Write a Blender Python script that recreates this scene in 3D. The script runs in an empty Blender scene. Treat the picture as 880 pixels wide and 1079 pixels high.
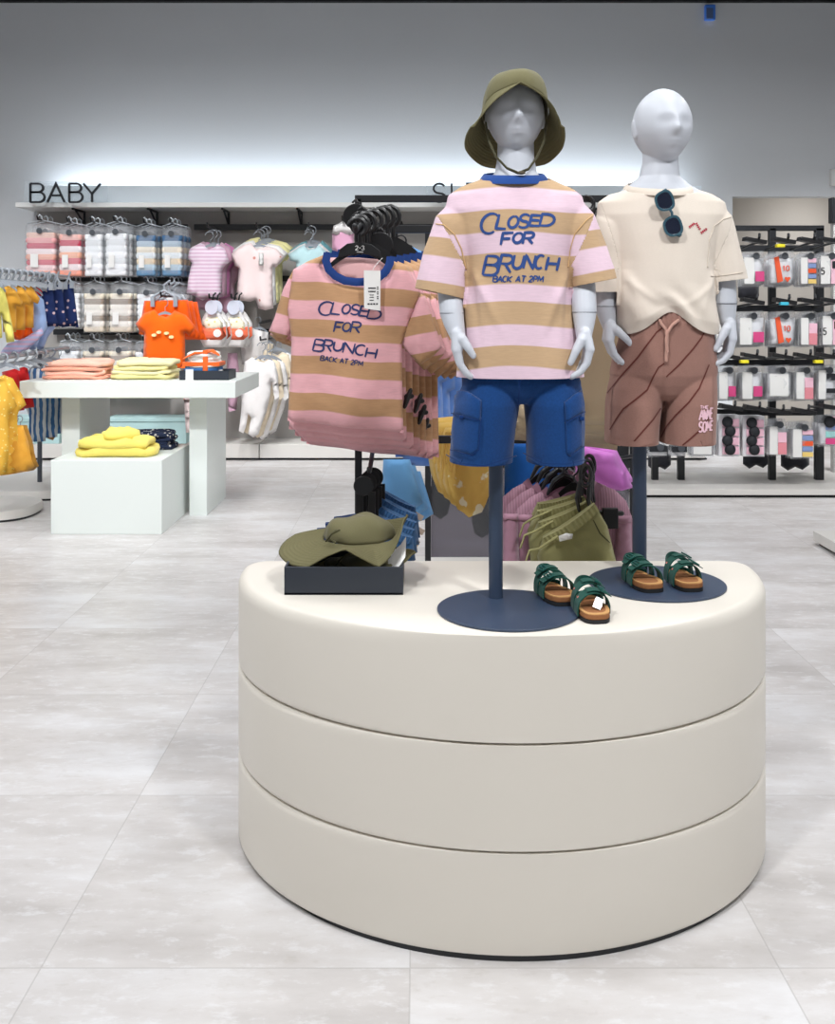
import bpy, bmesh, math, random
import numpy as np
from mathutils import Vector, Matrix, noise
from mathutils.geometry import delaunay_2d_cdt
from mathutils.bvhtree import BVHTree
random.seed(7)
rng = np.random.default_rng(11)
PI = math.pi
C = bpy.context.scene.collection
SC = bpy.context.scene
# ------------------------------------------------------------------ camera, world, lights, exposure
F, CX, HY, EYE = 1090.0, 440.0, 328.0, 1.40        # focal length (px), vanishing point, eye height (m)
cam = bpy.data.cameras.new('camera'); camo = bpy.data.objects.new('camera', cam); C.objects.link(camo)
cam.sensor_fit = 'HORIZONTAL'; cam.sensor_width = 36.0; cam.lens = F/880.0*36.0
cam.shift_y = -(539.5-HY)/880.0
camo.location = (0, 0, EYE); camo.rotation_euler = (PI/2, 0, 0)
cam.clip_end = 60
SC.camera = camo
SC.view_settings.view_transform = 'Standard'
SC.view_settings.look = 'None'
SC.view_settings.gamma = 1
SC.view_settings.use_curve_mapping = False
SC.view_settings.exposure = 0.0
w = bpy.data.worlds.new('world'); SC.world = w; w.use_nodes = True
w.node_tree.nodes['Background'].inputs[0].default_value = (0.86, 0.92, 1.0, 1)
w.node_tree.nodes['Background'].inputs[1].default_value = 0.20
def area(name, loc, size, power, rot=(0, 0, 0), col=(.975, .985, 1.0), spread=120, shape='DISK', size_y=None):
    l = bpy.data.lights.new(name, 'AREA'); l.shape = shape; l.size = size; l.energy = power; l.color = col
    if size_y: l.size_y = size_y
    l.spread = math.radians(spread)
    o = bpy.data.objects.new(name, l); C.objects.link(o); o.location = loc; o.rotation_euler = rot
    return o
LP = 29
for lx in (-3.6, -1.2, 1.2, 3.6):
    for ly in (0.2, 2.6, 5.0, 7.3):
        k = 1.0
        if ly > 7: k = 0.72
        area('ceiling_spot', (lx, ly, 4.35), 0.55, LP*k, spread=165)
# spots in front of the display, aimed at it
for lx, ly, p in ((-1.1, 0.3, 9), (1.4, 0.3, 9)):
    d = Vector((.35, 2.6, 1.1))-Vector((lx, ly, 4.2))
    area('key_fill_spot', (lx, ly, 4.2), 0.3, p, rot=d.to_track_quat('-Z', 'Y').to_euler(), spread=70)
# fill spots added to brighten the wall shelving, accessory rack and recess
for lx, tx_, p in ((-4.0, -3.6, 8), (-2.5, -2.3, 8), (-1.0, -.8, 8), (.6, .6, 6), (2.2, 2.8, 8), (3.7, 3.9, 10)):
    d = Vector((tx_, 9.7, 0.9))-Vector((lx, 7.2, 4.25))
    area('key_fill_spot', (lx, 7.2, 4.25), 0.25, p, rot=d.to_track_quat('-Z', 'Y').to_euler(), spread=52)
for lx, tx_ in ((2.2, 2.6), (3.2, 3.3)):  # more fill, added to lift the accessory rack
    d = Vector((tx_, 7.8, 1.0))-Vector((lx, 4.6, 4.25))
    area('key_fill_spot', (lx, 4.6, 4.25), 0.25, 5.0, rot=d.to_track_quat('-Z', 'Y').to_euler(), spread=50)
for lx, tx_ in ((-2.6, -2.6), (-1.0, -1.6)):  # added fill from the front for the left table
    d = Vector((tx_, 7.0, .7))-Vector((lx, 3.4, 4.25))
    area('key_fill_spot', (lx, 3.4, 4.25), 0.25, 7, rot=d.to_track_quat('-Z', 'Y').to_euler(), spread=48)
d = Vector((4.1, 11.1, 1.5))-Vector((4.1, 10.4, 2.47))
area('recess_fill_light', (4.1, 10.42, 2.47), 0.4, 7, rot=d.to_track_quat('-Z', 'Y').to_euler(), spread=175)  # added lamp that brightens the recess wall, no fixture modelled
# ------------------------------------------------------------------ helpers
def P(px, py, Y): return Vector(((px-CX)*Y/F, Y, EYE-(py-HY)*Y/F))
def lin(c): return tuple((x/12.92 if x <= .04045 else ((x+.055)/1.055)**2.4) for x in c)
def rgb(r, g, b): return lin((r/255., g/255., b/255.))+(1.,)
class MB:
    def __init__(s): s.v = []; s.f = []; s.m = []; s.u = []
    def add(s, vs, fs, mi=0, us=None):
        b = len(s.v); s.v += [tuple(x) for x in vs]; s.f += [tuple(i+b for i in q) for q in fs]; s.m += [mi]*len(fs)
        s.u += list(us) if us is not None else [x[2] for x in vs]
        return s
    def box(s, c, d, rz=0, mi=0, M=None):
        x, y, z = d[0]/2, d[1]/2, d[2]/2
        vs = [Vector((a*x, b*y, e*z)) for e in (-1, 1) for b in (-1, 1) for a in (-1, 1)]
        R = M if M is not None else Matrix.Rotation(rz, 3, 'Z')
        vs = [R@q+Vector(c) for q in vs]
        return s.add(vs, [(0, 2, 3, 1), (4, 5, 7, 6), (0, 1, 5, 4), (2, 6, 7, 3), (0, 4, 6, 2), (1, 3, 7, 5)], mi)
    def loft(s, rings, caps=True, mi=0, closed=True, us=None):
        n = len(rings[0]); vs = [p for r in rings for p in r]; fs = []
        for k in range(len(rings)-1):
            for i in range(n if closed else n-1):
                j = (i+1) % n; fs.append((k*n+i, k*n+j, (k+1)*n+j, (k+1)*n+i))
        if caps: fs.append(tuple(range(n))[::-1]); fs.append(tuple((len(rings)-1)*n+i for i in range(n)))
        return s.add(vs, fs, mi, us)
    def tube(s, pts, rad, n=12, round_=True, mi=0, flat=1.0):
        pts = [Vector(p) for p in pts]
        if not hasattr(rad, '__len__'): rad = [rad]*len(pts)
        rad = list(rad)
        T = []
        for i in range(len(pts)):
            a = pts[max(i-1, 0)]; b = pts[min(i+1, len(pts)-1)]; T.append((b-a).normalized())
        nrm = T[0].orthogonal().normalized()
        if abs(T[0].y) < .9: nrm = (Vector((0, 1, 0))-T[0]*T[0].y).normalized()
        fr = []
        for i, t in enumerate(T):
            nrm = (nrm-t*nrm.dot(t)).normalized(); fr.append((nrm.copy(), t.cross(nrm).normalized()))
        rings = []
        def ring(p, r, f): return [p+(f[0]*math.cos(2*PI*k/n)+f[1]*math.sin(2*PI*k/n)*flat)*r for k in range(n)]
        if round_:
            for a in (80, 60, 40, 20): a = math.radians(a); rings.append(ring(pts[0]-T[0]*rad[0]*math.sin(a), rad[0]*math.cos(a), fr[0]))
        for p, r, f in zip(pts, rad, fr): rings.append(ring(p, r, f))
        if round_:
            for a in (20, 40, 60, 80): a = math.radians(a); rings.append(ring(pts[-1]+T[-1]*rad[-1]*math.sin(a), rad[-1]*math.cos(a), fr[-1]))
        return s.loft(rings, True, mi)
    def cyl(s, a, b, r, n=24, mi=0): return s.tube([a, b], r, n, False, mi)
    def ell(s, c, r, nu=24, nv=14, mi=0):
        rings = []
        for k in range(nv+1):
            t = PI*(k+.02)/(nv+.04); rings.append([Vector((c[0]+r[0]*math.sin(t)*math.cos(2*PI*i/nu), c[1]+r[1]*math.sin(t)*math.sin(2*PI*i/nu), c[2]-r[2]*math.cos(t))) for i in range(nu)])
        return s.loft(rings, True, mi)
    def prism(s, poly, z0, z1, mi=0):          # polygon in XY extruded in Z
        n = len(poly)
        return s.loft([[Vector((x, y, z0)) for x, y in poly], [Vector((x, y, z1)) for x, y in poly]], True, mi)
    def slab(s, poly, y0, y1, mi=0):           # polygon in XZ extruded in Y
        return s.loft([[Vector((x, y0, z)) for x, z in poly], [Vector((x, y1, z)) for x, z in poly]], True, mi)
    def to_mesh(s, name='m'):
        me = bpy.data.meshes.new(name); me.from_pydata(s.v, [], s.f); return me
def setattr_u(me, us):
    a = me.attributes.new('u', 'FLOAT', 'POINT'); a.data.foreach_set('value', np.asarray(us, dtype=np.float32))
def finish(me, smooth=True, recalc=True, angle=40):
    if recalc:
        bm = bmesh.new(); bm.from_mesh(me); bmesh.ops.recalc_face_normals(bm, faces=bm.faces); bm.to_mesh(me); bm.free()
    if smooth:
        me.polygons.foreach_set('use_smooth', [True]*len(me.polygons))
        if angle:
            try: me.set_sharp_from_angle(angle=math.radians(angle))
            except Exception: pass
def wloc(o):
    p = Vector(o.location)
    while o.parent: o = o.parent; p = p+Vector(o.location)
    return p
def obj(name, g, mats, parent=None, loc=None, smooth=True, bevel=0, solid=0, angle=40, recalc=True, sub=0):
    """link g (MB or mesh, world coordinates) as one object"""
    if isinstance(g, MB):
        me = g.to_mesh(name); mi = g.m; us = g.u
        me.polygons.foreach_set('material_index', mi); setattr_u(me, us)
    else: me = g
    o0 = Vector(loc) if loc is not None else Vector((0, 0, 0))
    if parent is not None: o0 = wloc(parent)
    me.transform(Matrix.Translation(-o0))
    finish(me, smooth, recalc, angle)
    for m in (mats if isinstance(mats, (list, tuple)) else [mats]): me.materials.append(m)
    me.name = name
    o = bpy.data.objects.new(name, me); C.objects.link(o)
    if parent is not None: o.parent = parent
    else: o.location = o0
    if solid: md = o.modifiers.new('solid', 'SOLIDIFY'); md.thickness = solid; md.offset = -1
    if bevel:
        md = o.modifiers.new('bevel', 'BEVEL'); md.width = bevel; md.segments = 3; md.limit_method = 'ANGLE'; md.angle_limit = math.radians(35)
    if sub: md = o.modifiers.new('sub', 'SUBSURF'); md.levels = sub; md.render_levels = sub
    return o
def tag(o, label, cat, group=None, kind=None):
    o['label'] = label; o['category'] = cat
    if group: o['group'] = group
    if kind: o['kind'] = kind
    return o
def thing(name, label, cat, loc, group=None):
    o = bpy.data.objects.new(name, None); C.objects.link(o); o.location = loc; o.empty_display_size = .05
    return tag(o, label, cat, group)
def struct(name, g, m, **k):
    o = obj(name, g, m, **k); o['kind'] = 'structure'; return o
def dup(root, off, label, scale=1.0, mats=None, group=None, roll=0.0):
    """copy of a thing with copies of its parts and sub-parts; mats = {old material name: new material}"""
    def cp(o, par):
        c = o.copy(); C.objects.link(c)
        if par is not None: c.parent = par
        if mats and c.type == 'MESH':
            for i, sl in enumerate(c.material_slots):
                nm = sl.material.name if sl.material else ''
                if nm in mats: sl.link = 'OBJECT'; sl.material = mats[nm]
        for ch in list(o.children): cp(ch, c)
        return c
    r = cp(root, None); r.location = Vector(root.location)+Vector(off); r.scale = scale if hasattr(scale, '__len__') else (scale,)*3
    r.rotation_euler.y += roll
    r['label'] = label
    if group: r['group'] = group
    return r
# ------------------------------------------------------------------ numpy value noise
_perm = rng.random((64, 64, 64)).astype(np.float32)
def vnoise(p, f=1.0):
    p = np.asarray(p)*f+100.0; i = np.floor(p).astype(int); t = p-i; t = t*t*(3-2*t); r = 0
    for dx in (0, 1):
        for dy in (0, 1):
            for dz in (0, 1):
                wgt = (t[:, 0] if dx else 1-t[:, 0])*(t[:, 1] if dy else 1-t[:, 1])*(t[:, 2] if dz else 1-t[:, 2])
                r = r+wgt*_perm[(i[:, 0]+dx) % 64, (i[:, 1]+dy) % 64, (i[:, 2]+dz) % 64]
    return r*2-1
def coords(me):
    a = np.empty(len(me.vertices)*3); me.vertices.foreach_get('co', a); return a.reshape(-1, 3)
def normals(me):
    a = np.empty(len(me.vertices)*3); me.vertex_normals.foreach_get('vector', a); return a.reshape(-1, 3)
def setco(me, a): me.vertices.foreach_set('co', np.ascontiguousarray(a).ravel()); me.update()
def remesh(mb, voxel, it=4):
    me = mb.to_mesh('tmp')
    bm = bmesh.new(); bm.from_mesh(me); bmesh.ops.recalc_face_normals(bm, faces=bm.faces); bm.to_mesh(me); bm.free()
    o = bpy.data.objects.new('tmp', me); C.objects.link(o)
    r = o.modifiers.new('r', 'REMESH'); r.mode = 'VOXEL'; r.voxel_size = voxel
    s = o.modifiers.new('s', 'SMOOTH'); s.factor = .5; s.iterations = it
    bpy.context.view_layer.update()
    dg = bpy.context.evaluated_depsgraph_get()
    me2 = bpy.data.meshes.new_from_object(o.evaluated_get(dg))
    bpy.data.objects.remove(o); bpy.data.meshes.remove(me)
    return me2
def subset(me, mask, name='s'):
    """new mesh of the faces in mask"""
    co = coords(me); fs = [tuple(p.vertices) for p, k in zip(me.polygons, mask) if k]
    used = sorted({i for q in fs for i in q}); mp = {a: b for b, a in enumerate(used)}
    m2 = bpy.data.meshes.new(name); m2.from_pydata([tuple(co[i]) for i in used], [], [tuple(mp[i] for i in q) for q in fs])
    return m2
def cut(me, co, no):
    bm = bmesh.new(); bm.from_mesh(me)
    bmesh.ops.bisect_plane(bm, geom=bm.verts[:]+bm.edges[:]+bm.faces[:], plane_co=co, plane_no=no, clear_outer=True)
    bm.to_mesh(me); bm.free(); me.update()
def bvh_of(me):
    return BVHTree.FromPolygons([v.co.copy() for v in me.vertices], [tuple(p.vertices) for p in me.polygons])
CAMV = Vector((0, 0, EYE))
def hit(bvh, px, py):
    d = (P(px, py, 1.0)-CAMV).normalized(); r = bvh.ray_cast(CAMV, d)
    return (r[0], r[1] if r[1].dot(d) < 0 else -r[1]) if r[0] is not None else (None, None)
def ellring(cx, cy, z, a, b, n=56, e=2.2):
    out = []
    for i in range(n):
        t = 2*PI*i/n; c, s = math.cos(t), math.sin(t)
        out.append(Vector((cx+a*math.copysign(abs(c)**(2/e), c), cy+b*math.copysign(abs(s)**(2/e), s), z)))
    return out
# ------------------------------------------------------------------ materials
def nm(name):
    m = bpy.data.materials.new(name); m.use_nodes = True; nt = m.node_tree; b = nt.nodes['Principled BSDF']; return m, nt, b
def N(nt, t, **k):
    n = nt.nodes.new(t)
    for a, v in k.items():
        if a in n.bl_rna.properties: setattr(n, a, v)
    return n
def mix(nt, fac, a, b):
    n = nt.nodes.new('ShaderNodeMix'); n.data_type = 'RGBA'
    for sock, v in ((n.inputs[0], fac), (n.inputs[6], a), (n.inputs[7], b)):
        if isinstance(v, bpy.types.NodeSocket): nt.links.new(v, sock)
        else: sock.default_value = v
    return n.outputs[2]
def ramp(nt, src, stops, interp='LINEAR'):
    r = nt.nodes.new('ShaderNodeValToRGB'); r.color_ramp.interpolation = interp; e = r.color_ramp.elements
    while len(e) < len(stops): e.new(.5)
    for k, (p, c) in enumerate(stops): e[k].position = p; e[k].color = c if hasattr(c, '__len__') else (c, c, c, 1)
    nt.links.new(src, r.inputs[0]); return r.outputs[0]
def math_(nt, op, a, b=None, clamp=False):
    n = nt.nodes.new('ShaderNodeMath'); n.operation = op; n.use_clamp = clamp
    for s, v in zip(n.inputs, (a, b)):
        if v is None: continue
        if isinstance(v, bpy.types.NodeSocket): nt.links.new(v, s)
        else: s.default_value = v
    return n.outputs[0]
def tex(nt, scale, detail=4, stretch=None, coord='Object', rough=.5):
    tc = N(nt, 'ShaderNodeTexCoord'); t = N(nt, 'ShaderNodeTexNoise'); t.inputs['Scale'].default_value = scale; t.inputs['Detail'].default_value = detail; t.inputs['Roughness'].default_value = rough
    src = tc.outputs[coord]
    if stretch:
        mp = N(nt, 'ShaderNodeMapping'); mp.inputs['Scale'].default_value = stretch; nt.links.new(src, mp.inputs[0]); src = mp.outputs[0]
    nt.links.new(src, t.inputs['Vector']); return t.outputs['Fac']
def bump(nt, b, h, strength=.2, dist=.002):
    n = N(nt, 'ShaderNodeBump'); n.inputs['Strength'].default_value = strength; n.inputs['Distance'].default_value = dist
    nt.links.new(h, n.inputs['Height']); nt.links.new(n.outputs[0], b.inputs['Normal'])
def plain(name, c, rough=.5, metal=0, spec=.5, noise=0, nscale=30, bumpk=0):
    m, nt, b = nm(name); b.inputs['Base Color'].default_value = c; b.inputs['Roughness'].default_value = rough
    b.inputs['Metallic'].default_value = metal; b.inputs['Specular IOR Level'].default_value = spec
    if noise:
        t = tex(nt, nscale); d = tuple(x*(1-noise) for x in c[:3])+(1,); l = tuple(min(1, x*(1+noise)) for x in c[:3])+(1,)
        nt.links.new(mix(nt, t, d, l), b.inputs['Base Color'])
        if bumpk: bump(nt, b, t, bumpk)
    return m
def cloth(name, c, var=.12, weave=900, rough=.92, sheen=.15, stretch=(1, 1, 4), bk=.12):
    m, nt, b = nm(name); t = tex(nt, weave*.25, 3, stretch)
    d = tuple(x*(1-var) for x in c[:3])+(1,); l = tuple(min(1, x*(1+var)) for x in c[:3])+(1,)
    nt.links.new(mix(nt, t, d, l), b.inputs['Base Color']); b.inputs['Roughness'].default_value = rough
    b.inputs['Specular IOR Level'].default_value = .15; b.inputs['Sheen Weight'].default_value = sheen
    bump(nt, b, t, bk, .001); return m
def striped(name, c1, c2, period, phase=0.0, duty=.5, var=.1, cuff=None):
    m, nt, b = nm(name); at = N(nt, 'ShaderNodeAttribute'); at.attribute_name = 'u'
    wob = tex(nt, 14, 2, (1, 1, 2))
    u = math_(nt, 'ADD', at.outputs['Fac'], math_(nt, 'MULTIPLY', math_(nt, 'SUBTRACT', wob, .5), .006))
    fr = math_(nt, 'FRACT', math_(nt, 'ADD', math_(nt, 'DIVIDE', u, period), phase+50))
    k = ramp(nt, fr, [(0, 0), (duty-.02, 0), (duty+.02, 1), (.98, 1), (1.0, 0)])
    t = tex(nt, 120, 3, (.35, .35, 3.0)); t2 = math_(nt, 'ADD', .88, math_(nt, 'MULTIPLY', t, .24))
    col = mix(nt, k, c1, c2)
    hs = N(nt, 'ShaderNodeVectorMath'); hs.operation = 'SCALE'; nt.links.new(col, hs.inputs[0]); nt.links.new(t2, hs.inputs['Scale'])
    nt.links.new(hs.outputs[0], b.inputs['Base Color']); b.inputs['Roughness'].default_value = .93; b.inputs['Specular IOR Level'].default_value = .12; b.inputs['Sheen Weight'].default_value = .12
    bump(nt, b, t, .15, .001); return m
M = {}
# ------------------------------------------------------------------ stroke lettering
def arc(cx, cy, rx, ry, a0, a1, n=9): return [(cx+rx*math.cos(math.radians(a0+(a1-a0)*k/n)), cy+ry*math.sin(math.radians(a0+(a1-a0)*k/n))) for k in range(n+1)]
GL = {
 'A': [[(0, 0), (.5, 1), (1, 0)], [(.2, .36), (.8, .36)]],
 'B': [[(0, 0), (0, 1)], [(0, 1), (.5, 1)]+arc(.55, .77, .35, .23, 90, -90)+[(0, .54)], [(0, .54), (.55, .54)]+arc(.6, .27, .4, .27, 90, -90)+[(0, 0)]],
 'C': [arc(.55, .5, .52, .5, 50, 310, 14)],
 'D': [[(0, 0), (0, 1), (.4, 1)]+arc(.4, .5, .6, .5, 90, -90)+[(0, 0)]],
 'E': [[(1, 1), (0, 1), (0, 0), (1, 0)], [(0, .52), (.85, .52)]],
 'F': [[(1, 1), (0, 1), (0, 0)], [(0, .52), (.8, .52)]],
 'H': [[(0, 0), (0, 1)], [(1, 0), (1, 1)], [(0, .5), (1, .5)]],
 'K': [[(0, 0), (0, 1)], [(1, 1), (.05, .45), (1, 0)]],
 'L': [[(0, 1), (0, 0), (1, 0)]],
 'M': [[(0, 0), (.08, 1), (.5, .25), (.92, 1), (1, 0)]],
 'N': [[(0, 0), (0, 1), (1, 0), (1, 1)]],
 'O': [arc(.5, .5, .5, .5, 90, 450, 18)],
 'P': [[(0, 0), (0, 1), (.5, 1)]+arc(.55, .74, .4, .26, 90, -90)+[(0, .48)]],
 'R': [[(0, 0), (0, 1), (.5, 1)]+arc(.55, .75, .4, .25, 90, -90)+[(0, .5)], [(.4, .5), (1, 0)]],
 'S': [arc(.5, .74, .44, .26, 30, 270, 9)+arc(.5, .24, .48, .24, 90, -150, 9)],
 'T': [[(0, 1), (1, 1)], [(.5, 1), (.5, 0)]],
 'U': [[(0, 1), (0, .4)]+arc(.5, .4, .5, .4, 180, 360)+[(1, 1)]],
 'W': [[(0, 1), (.25, 0), (.5, .8), (.75, 0), (1, 1)]],
 'Y': [[(0, 1), (.5, .45), (1, 1)], [(.5, .45), (.5, 0)]],
 '0': [arc(.5, .5, .42, .5, 90, 450, 18)], '1': [[(.2, .75), (.55, 1), (.55, 0)]],
 '2': [arc(.5, .72, .42, .28, 170, -40, 9)+[(0, 0), (1, 0)]],
 '3': [arc(.45, .75, .42, .25, 150, -90, 8)+arc(.45, .25, .48, .25, 90, -150, 8)],
 '5': [[(.9, 1), (.15, 1), (.1, .55)]+arc(.45, .32, .45, .32, 110, -150, 9)],
 '-': [[(.1, .5), (.9, .5)]],
}
def glyph(ch, xl, xr, yt, yb, slant=0.0, tilt=0.0):
    """strokes of one letter in pixel coordinates"""
    out = []
    for st in GL[ch]:
        out.append([(xl+x*(xr-xl)+slant*(y-.5)*(yb-yt), yb-y*(yb-yt)+tilt*(x-.5)*(xr-xl)) for x, y in st])
    return out
def resample(pl, step):
    out = [pl[0]]
    for a, b in zip(pl, pl[1:]):
        n = max(1, int(math.hypot(b[0]-a[0], b[1]-a[1])/step))
        for k in range(1, n+1): out.append((a[0]+(b[0]-a[0])*k/n, a[1]+(b[1]-a[1])*k/n))
    return out
def print_on(bvh, strokes, width, off=.0012, step=1.5, mb=None, taper=True):
    """flat ribbons laid on a surface along pixel strokes: a print on cloth"""
    mb = mb or MB()
    for st in strokes:
        st = resample(st, step); n = len(st); vs = []
        for i, (x, y) in enumerate(st):
            a = st[max(i-1, 0)]; b = st[min(i+1, n-1)]; dx, dy = b[0]-a[0], b[1]-a[1]; L = math.hypot(dx, dy) or 1
            wd = width*(.5 if not taper else (.36+.18*math.sin(PI*(i+.6)/(n+.2))))
            row = []
            for sgn in (-1, 1):
                l, nn = hit(bvh, x-dy/L*wd*sgn, y+dx/L*wd*sgn)
                row.append(l+nn*off if l is not None else None)
            vs.append(row)
        ok = [r for r in vs if r[0] is not None and r[1] is not None]
        if len(ok) > 1: mb.loft(ok, False, closed=False)
    return mb
# ------------------------------------------------------------------ hung cloth: a two-sided panel with real thickness
def inside(poly, pts):
    x, y = pts[:, 0], pts[:, 1]; r = np.zeros(len(pts), bool); n = len(poly)
    for i in range(n):
        x1, y1 = poly[i]; x2, y2 = poly[(i+1) % n]
        if y1 == y2: continue
        c = ((y1 > y) != (y2 > y)) & (x < (x2-x1)*(y-y1)/(y2-y1)+x1); r ^= c
    return r
def dist_poly(poly, pts):
    d = np.full(len(pts), 1e9); n = len(poly)
    for i in range(n):
        a = np.array(poly[i]); b = np.array(poly[(i+1) % n]); ab = b-a; L = (ab**2).sum() or 1e-12
        t = np.clip(((pts-a)@ab)/L, 0, 1); q = a+t[:, None]*ab; d = np.minimum(d, np.hypot(*(pts-q).T))
    return d
def panel(poly, Y, thick=.02, edge=None, res=.02, wr=.004, fold=.006, nf=3, seed=0, ufun=None, mi=0, mb=None):
    """poly in world (x,z); front faces -Y; returns MB"""
    edge = edge or thick*1.2
    pl = resample([tuple(p) for p in poly]+[tuple(poly[0])], res)[:-1]
    a = np.array(pl); lo, hi = a.min(0), a.max(0)
    gx = np.arange(lo[0]+res/2, hi[0], res); gz = np.arange(lo[1]+res/2, hi[1], res*.9)
    g = np.array([(x+(res/2 if k % 2 else 0), z) for k, z in enumerate(gz) for x in gx]) if len(gx) and len(gz) else np.zeros((0, 2))
    if len(g):
        g = g[inside(pl, g)]
        if len(g): g = g[dist_poly(pl, g) > res*.45]
    nb = len(pl); allp = [Vector(p) for p in pl]+[Vector(p) for p in g]
    vv, ee, ff, ov, oe, of = delaunay_2d_cdt(allp, [(i, (i+1) % nb) for i in range(nb)], [], 1, 1e-7)
    pts = np.array([(v.x, v.y) for v in vv]); d = dist_poly(pl, pts); bd = d < 1e-5
    H = hi[1]-lo[1]+1e-6; W = hi[0]-lo[0]+1e-6; t = (hi[1]-pts[:, 1])/H
    rs = np.random.default_rng(seed); ph = rs.random(4)*6.28
    dep = thick*(1-np.exp(-d/edge))
    p3 = np.column_stack([pts, np.full(len(pts), seed*3.7)])
    wv = fold*t*np.sin(nf*2*PI*(pts[:, 0]-lo[0])/W+ph[0]+1.5*np.sin(t*2+ph[1]))
    wn = wr*vnoise(p3*np.array([1, .6, 1]), 18)+wr*.5*vnoise(p3, 45)
    n = len(pts); yf = Y+wv-dep+wn*(1-np.exp(-d/.01)); yb = Y+wv+dep
    us = pts[:, 1] if ufun is None else np.array([ufun(x, z) for x, z in pts])
    vs = [(x, y, z) for (x, z), y in zip(pts, yf)]; mp = []
    bi = {}
    for i in range(n):
        if bd[i]: mp.append(i)
        else: bi[i] = n+len(bi); mp.append(bi[i])
    inv = list(bi.keys()); vs += [(pts[i, 0], yb[i], pts[i, 1]) for i in inv]
    us = list(us)+[us[i] for i in inv]
    fs = [tuple(q) for q in ff]+[tuple(mp[i] for i in q)[::-1] for q in ff if not all(bd[i] for i in q)]
    mb = mb or MB(); mb.add(vs, fs, mi, us); return mb
def PX(pts, Y): return [((x-CX)*Y/F, EYE-(y-HY)*Y/F) for x, y in pts]
# ------------------------------------------------------------------ the room
def floor_mat():
    m, nt, b = nm('floor_tile'); tc = N(nt, 'ShaderNodeTexCoord'); sep = N(nt, 'ShaderNodeSeparateXYZ'); nt.links.new(tc.outputs['Object'], sep.inputs[0])
    S = .787
    fx = math_(nt, 'DIVIDE', math_(nt, 'ADD', sep.outputs['X'], .803+8*S), S); fy = math_(nt, 'DIVIDE', math_(nt, 'ADD', sep.outputs['Y'], -2.205+8*S), S)
    lines = []
    for f in (fx, fy):
        fr = math_(nt, 'FRACT', f); e = math_(nt, 'MINIMUM', fr, math_(nt, 'SUBTRACT', 1.0, fr)); lines.append(math_(nt, 'LESS_THAN', e, .0022))
    ln = math_(nt, 'MAXIMUM', *lines)
    cb = N(nt, 'ShaderNodeCombineXYZ'); nt.links.new(math_(nt, 'FLOOR', fx), cb.inputs[0]); nt.links.new(math_(nt, 'FLOOR', fy), cb.inputs[1])
    wn = N(nt, 'ShaderNodeTexWhiteNoise'); wn.noise_dimensions = '3D'; nt.links.new(cb.outputs[0], wn.inputs['Vector'])
    # every tile gets its own offset into the clouding
    off = N(nt, 'ShaderNodeVectorMath'); off.operation = 'MULTIPLY_ADD'; nt.links.new(wn.outputs['Color'], off.inputs[0]); off.inputs[1].default_value = (9, 9, 9); nt.links.new(tc.outputs['Object'], off.inputs[2])
    def tx(scale, det, rough, st=(1, 1, 1)):
        mp = N(nt, 'ShaderNodeMapping'); mp.inputs['Scale'].default_value = st; nt.links.new(off.outputs[0], mp.inputs[0])
        t = N(nt, 'ShaderNodeTexNoise'); t.inputs['Scale'].default_value = scale; t.inputs['Detail'].default_value = det; t.inputs['Roughness'].default_value = rough
        nt.links.new(mp.outputs[0], t.inputs['Vector']); return t.outputs['Fac']
    t1 = tx(2.6, 8, .62, (.55, 1.5, 1)); t2 = tx(22, 6, .7, (.6, 1.2, 1)); t3 = tx(90, 3, .6)
    base = ramp(nt, t1, [(.30, rgb(186, 181, 178)), (.5, rgb(207, 203, 201)), (.68, rgb(224, 223, 224))])
    base = mix(nt, ramp(nt, t2, [(.53, 0), (.66, .5)]), base, rgb(231, 231, 233))
    base = mix(nt, ramp(nt, t2, [(.30, .28), (.42, 0)]), base, rgb(176, 169, 160))
    base = mix(nt, math_(nt, 'MULTIPLY', wn.outputs['Value'], .14), base, rgb(188, 186, 186))
    base = mix(nt, math_(nt, 'MULTIPLY', ln, .42), base, rgb(158, 155, 152))
    nt.links.new(base, b.inputs['Base Color'])
    nt.links.new(ramp(nt, t2, [(.3, .42), (.7, .30)]), b.inputs['Roughness']); b.inputs['Specular IOR Level'].default_value = .35
    bump(nt, b, t3, .05, .001)
    return m
M['floor'] = floor_mat()
def wall_mat(name, c):
    m, nt, b = nm(name); t = tex(nt, 55, 5); t2 = tex(nt, 1.1, 2)
    nt.links.new(mix(nt, t2, tuple(x*.96 for x in c[:3])+(1,), c), b.inputs['Base Color']); b.inputs['Roughness'].default_value = .9; b.inputs['Specular IOR Level'].default_value = .2
    bump(nt, b, t, .25, .004); return m
M['wall'] = wall_mat('wall_plaster', rgb(220, 223, 226)); M['wall_dark'] = wall_mat('recess_plaster', rgb(182, 176, 168))
M['black'] = plain('black_ceiling', rgb(22, 23, 26), .9)
M['panel'] = plain('shelf_back_panel', rgb(166, 162, 158), .7, noise=.03, nscale=4)
M['plinth'] = plain('plinth_laminate', rgb(214, 211, 206), .5)
M['shelf'] = plain('shelf_laminate', rgb(228, 228, 226), .45)
M['header'] = plain('header_board', rgb(226, 236, 243), .6)
M['metal_black'] = plain('black_powder_coat', rgb(24, 26, 30), .45, noise=.1, nscale=200)
M['metal_navy'] = plain('navy_powder_coat', rgb(52, 66, 88), .42, noise=.06, nscale=260)
M['grey_plastic'] = plain('grey_plastic', rgb(150, 156, 164), .4)
M['black_plastic'] = plain('black_plastic', rgb(20, 20, 22), .38)
M['white'] = plain('white_card', rgb(230, 229, 226), .6)
M['ink'] = plain('black_ink', rgb(25, 28, 34), .7)
WB = 10.2                                                # back wall
struct('floor', MB().box((0, 3.6, -.05), (12.4, 16.4, .1)), M['floor'], smooth=False)
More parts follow.
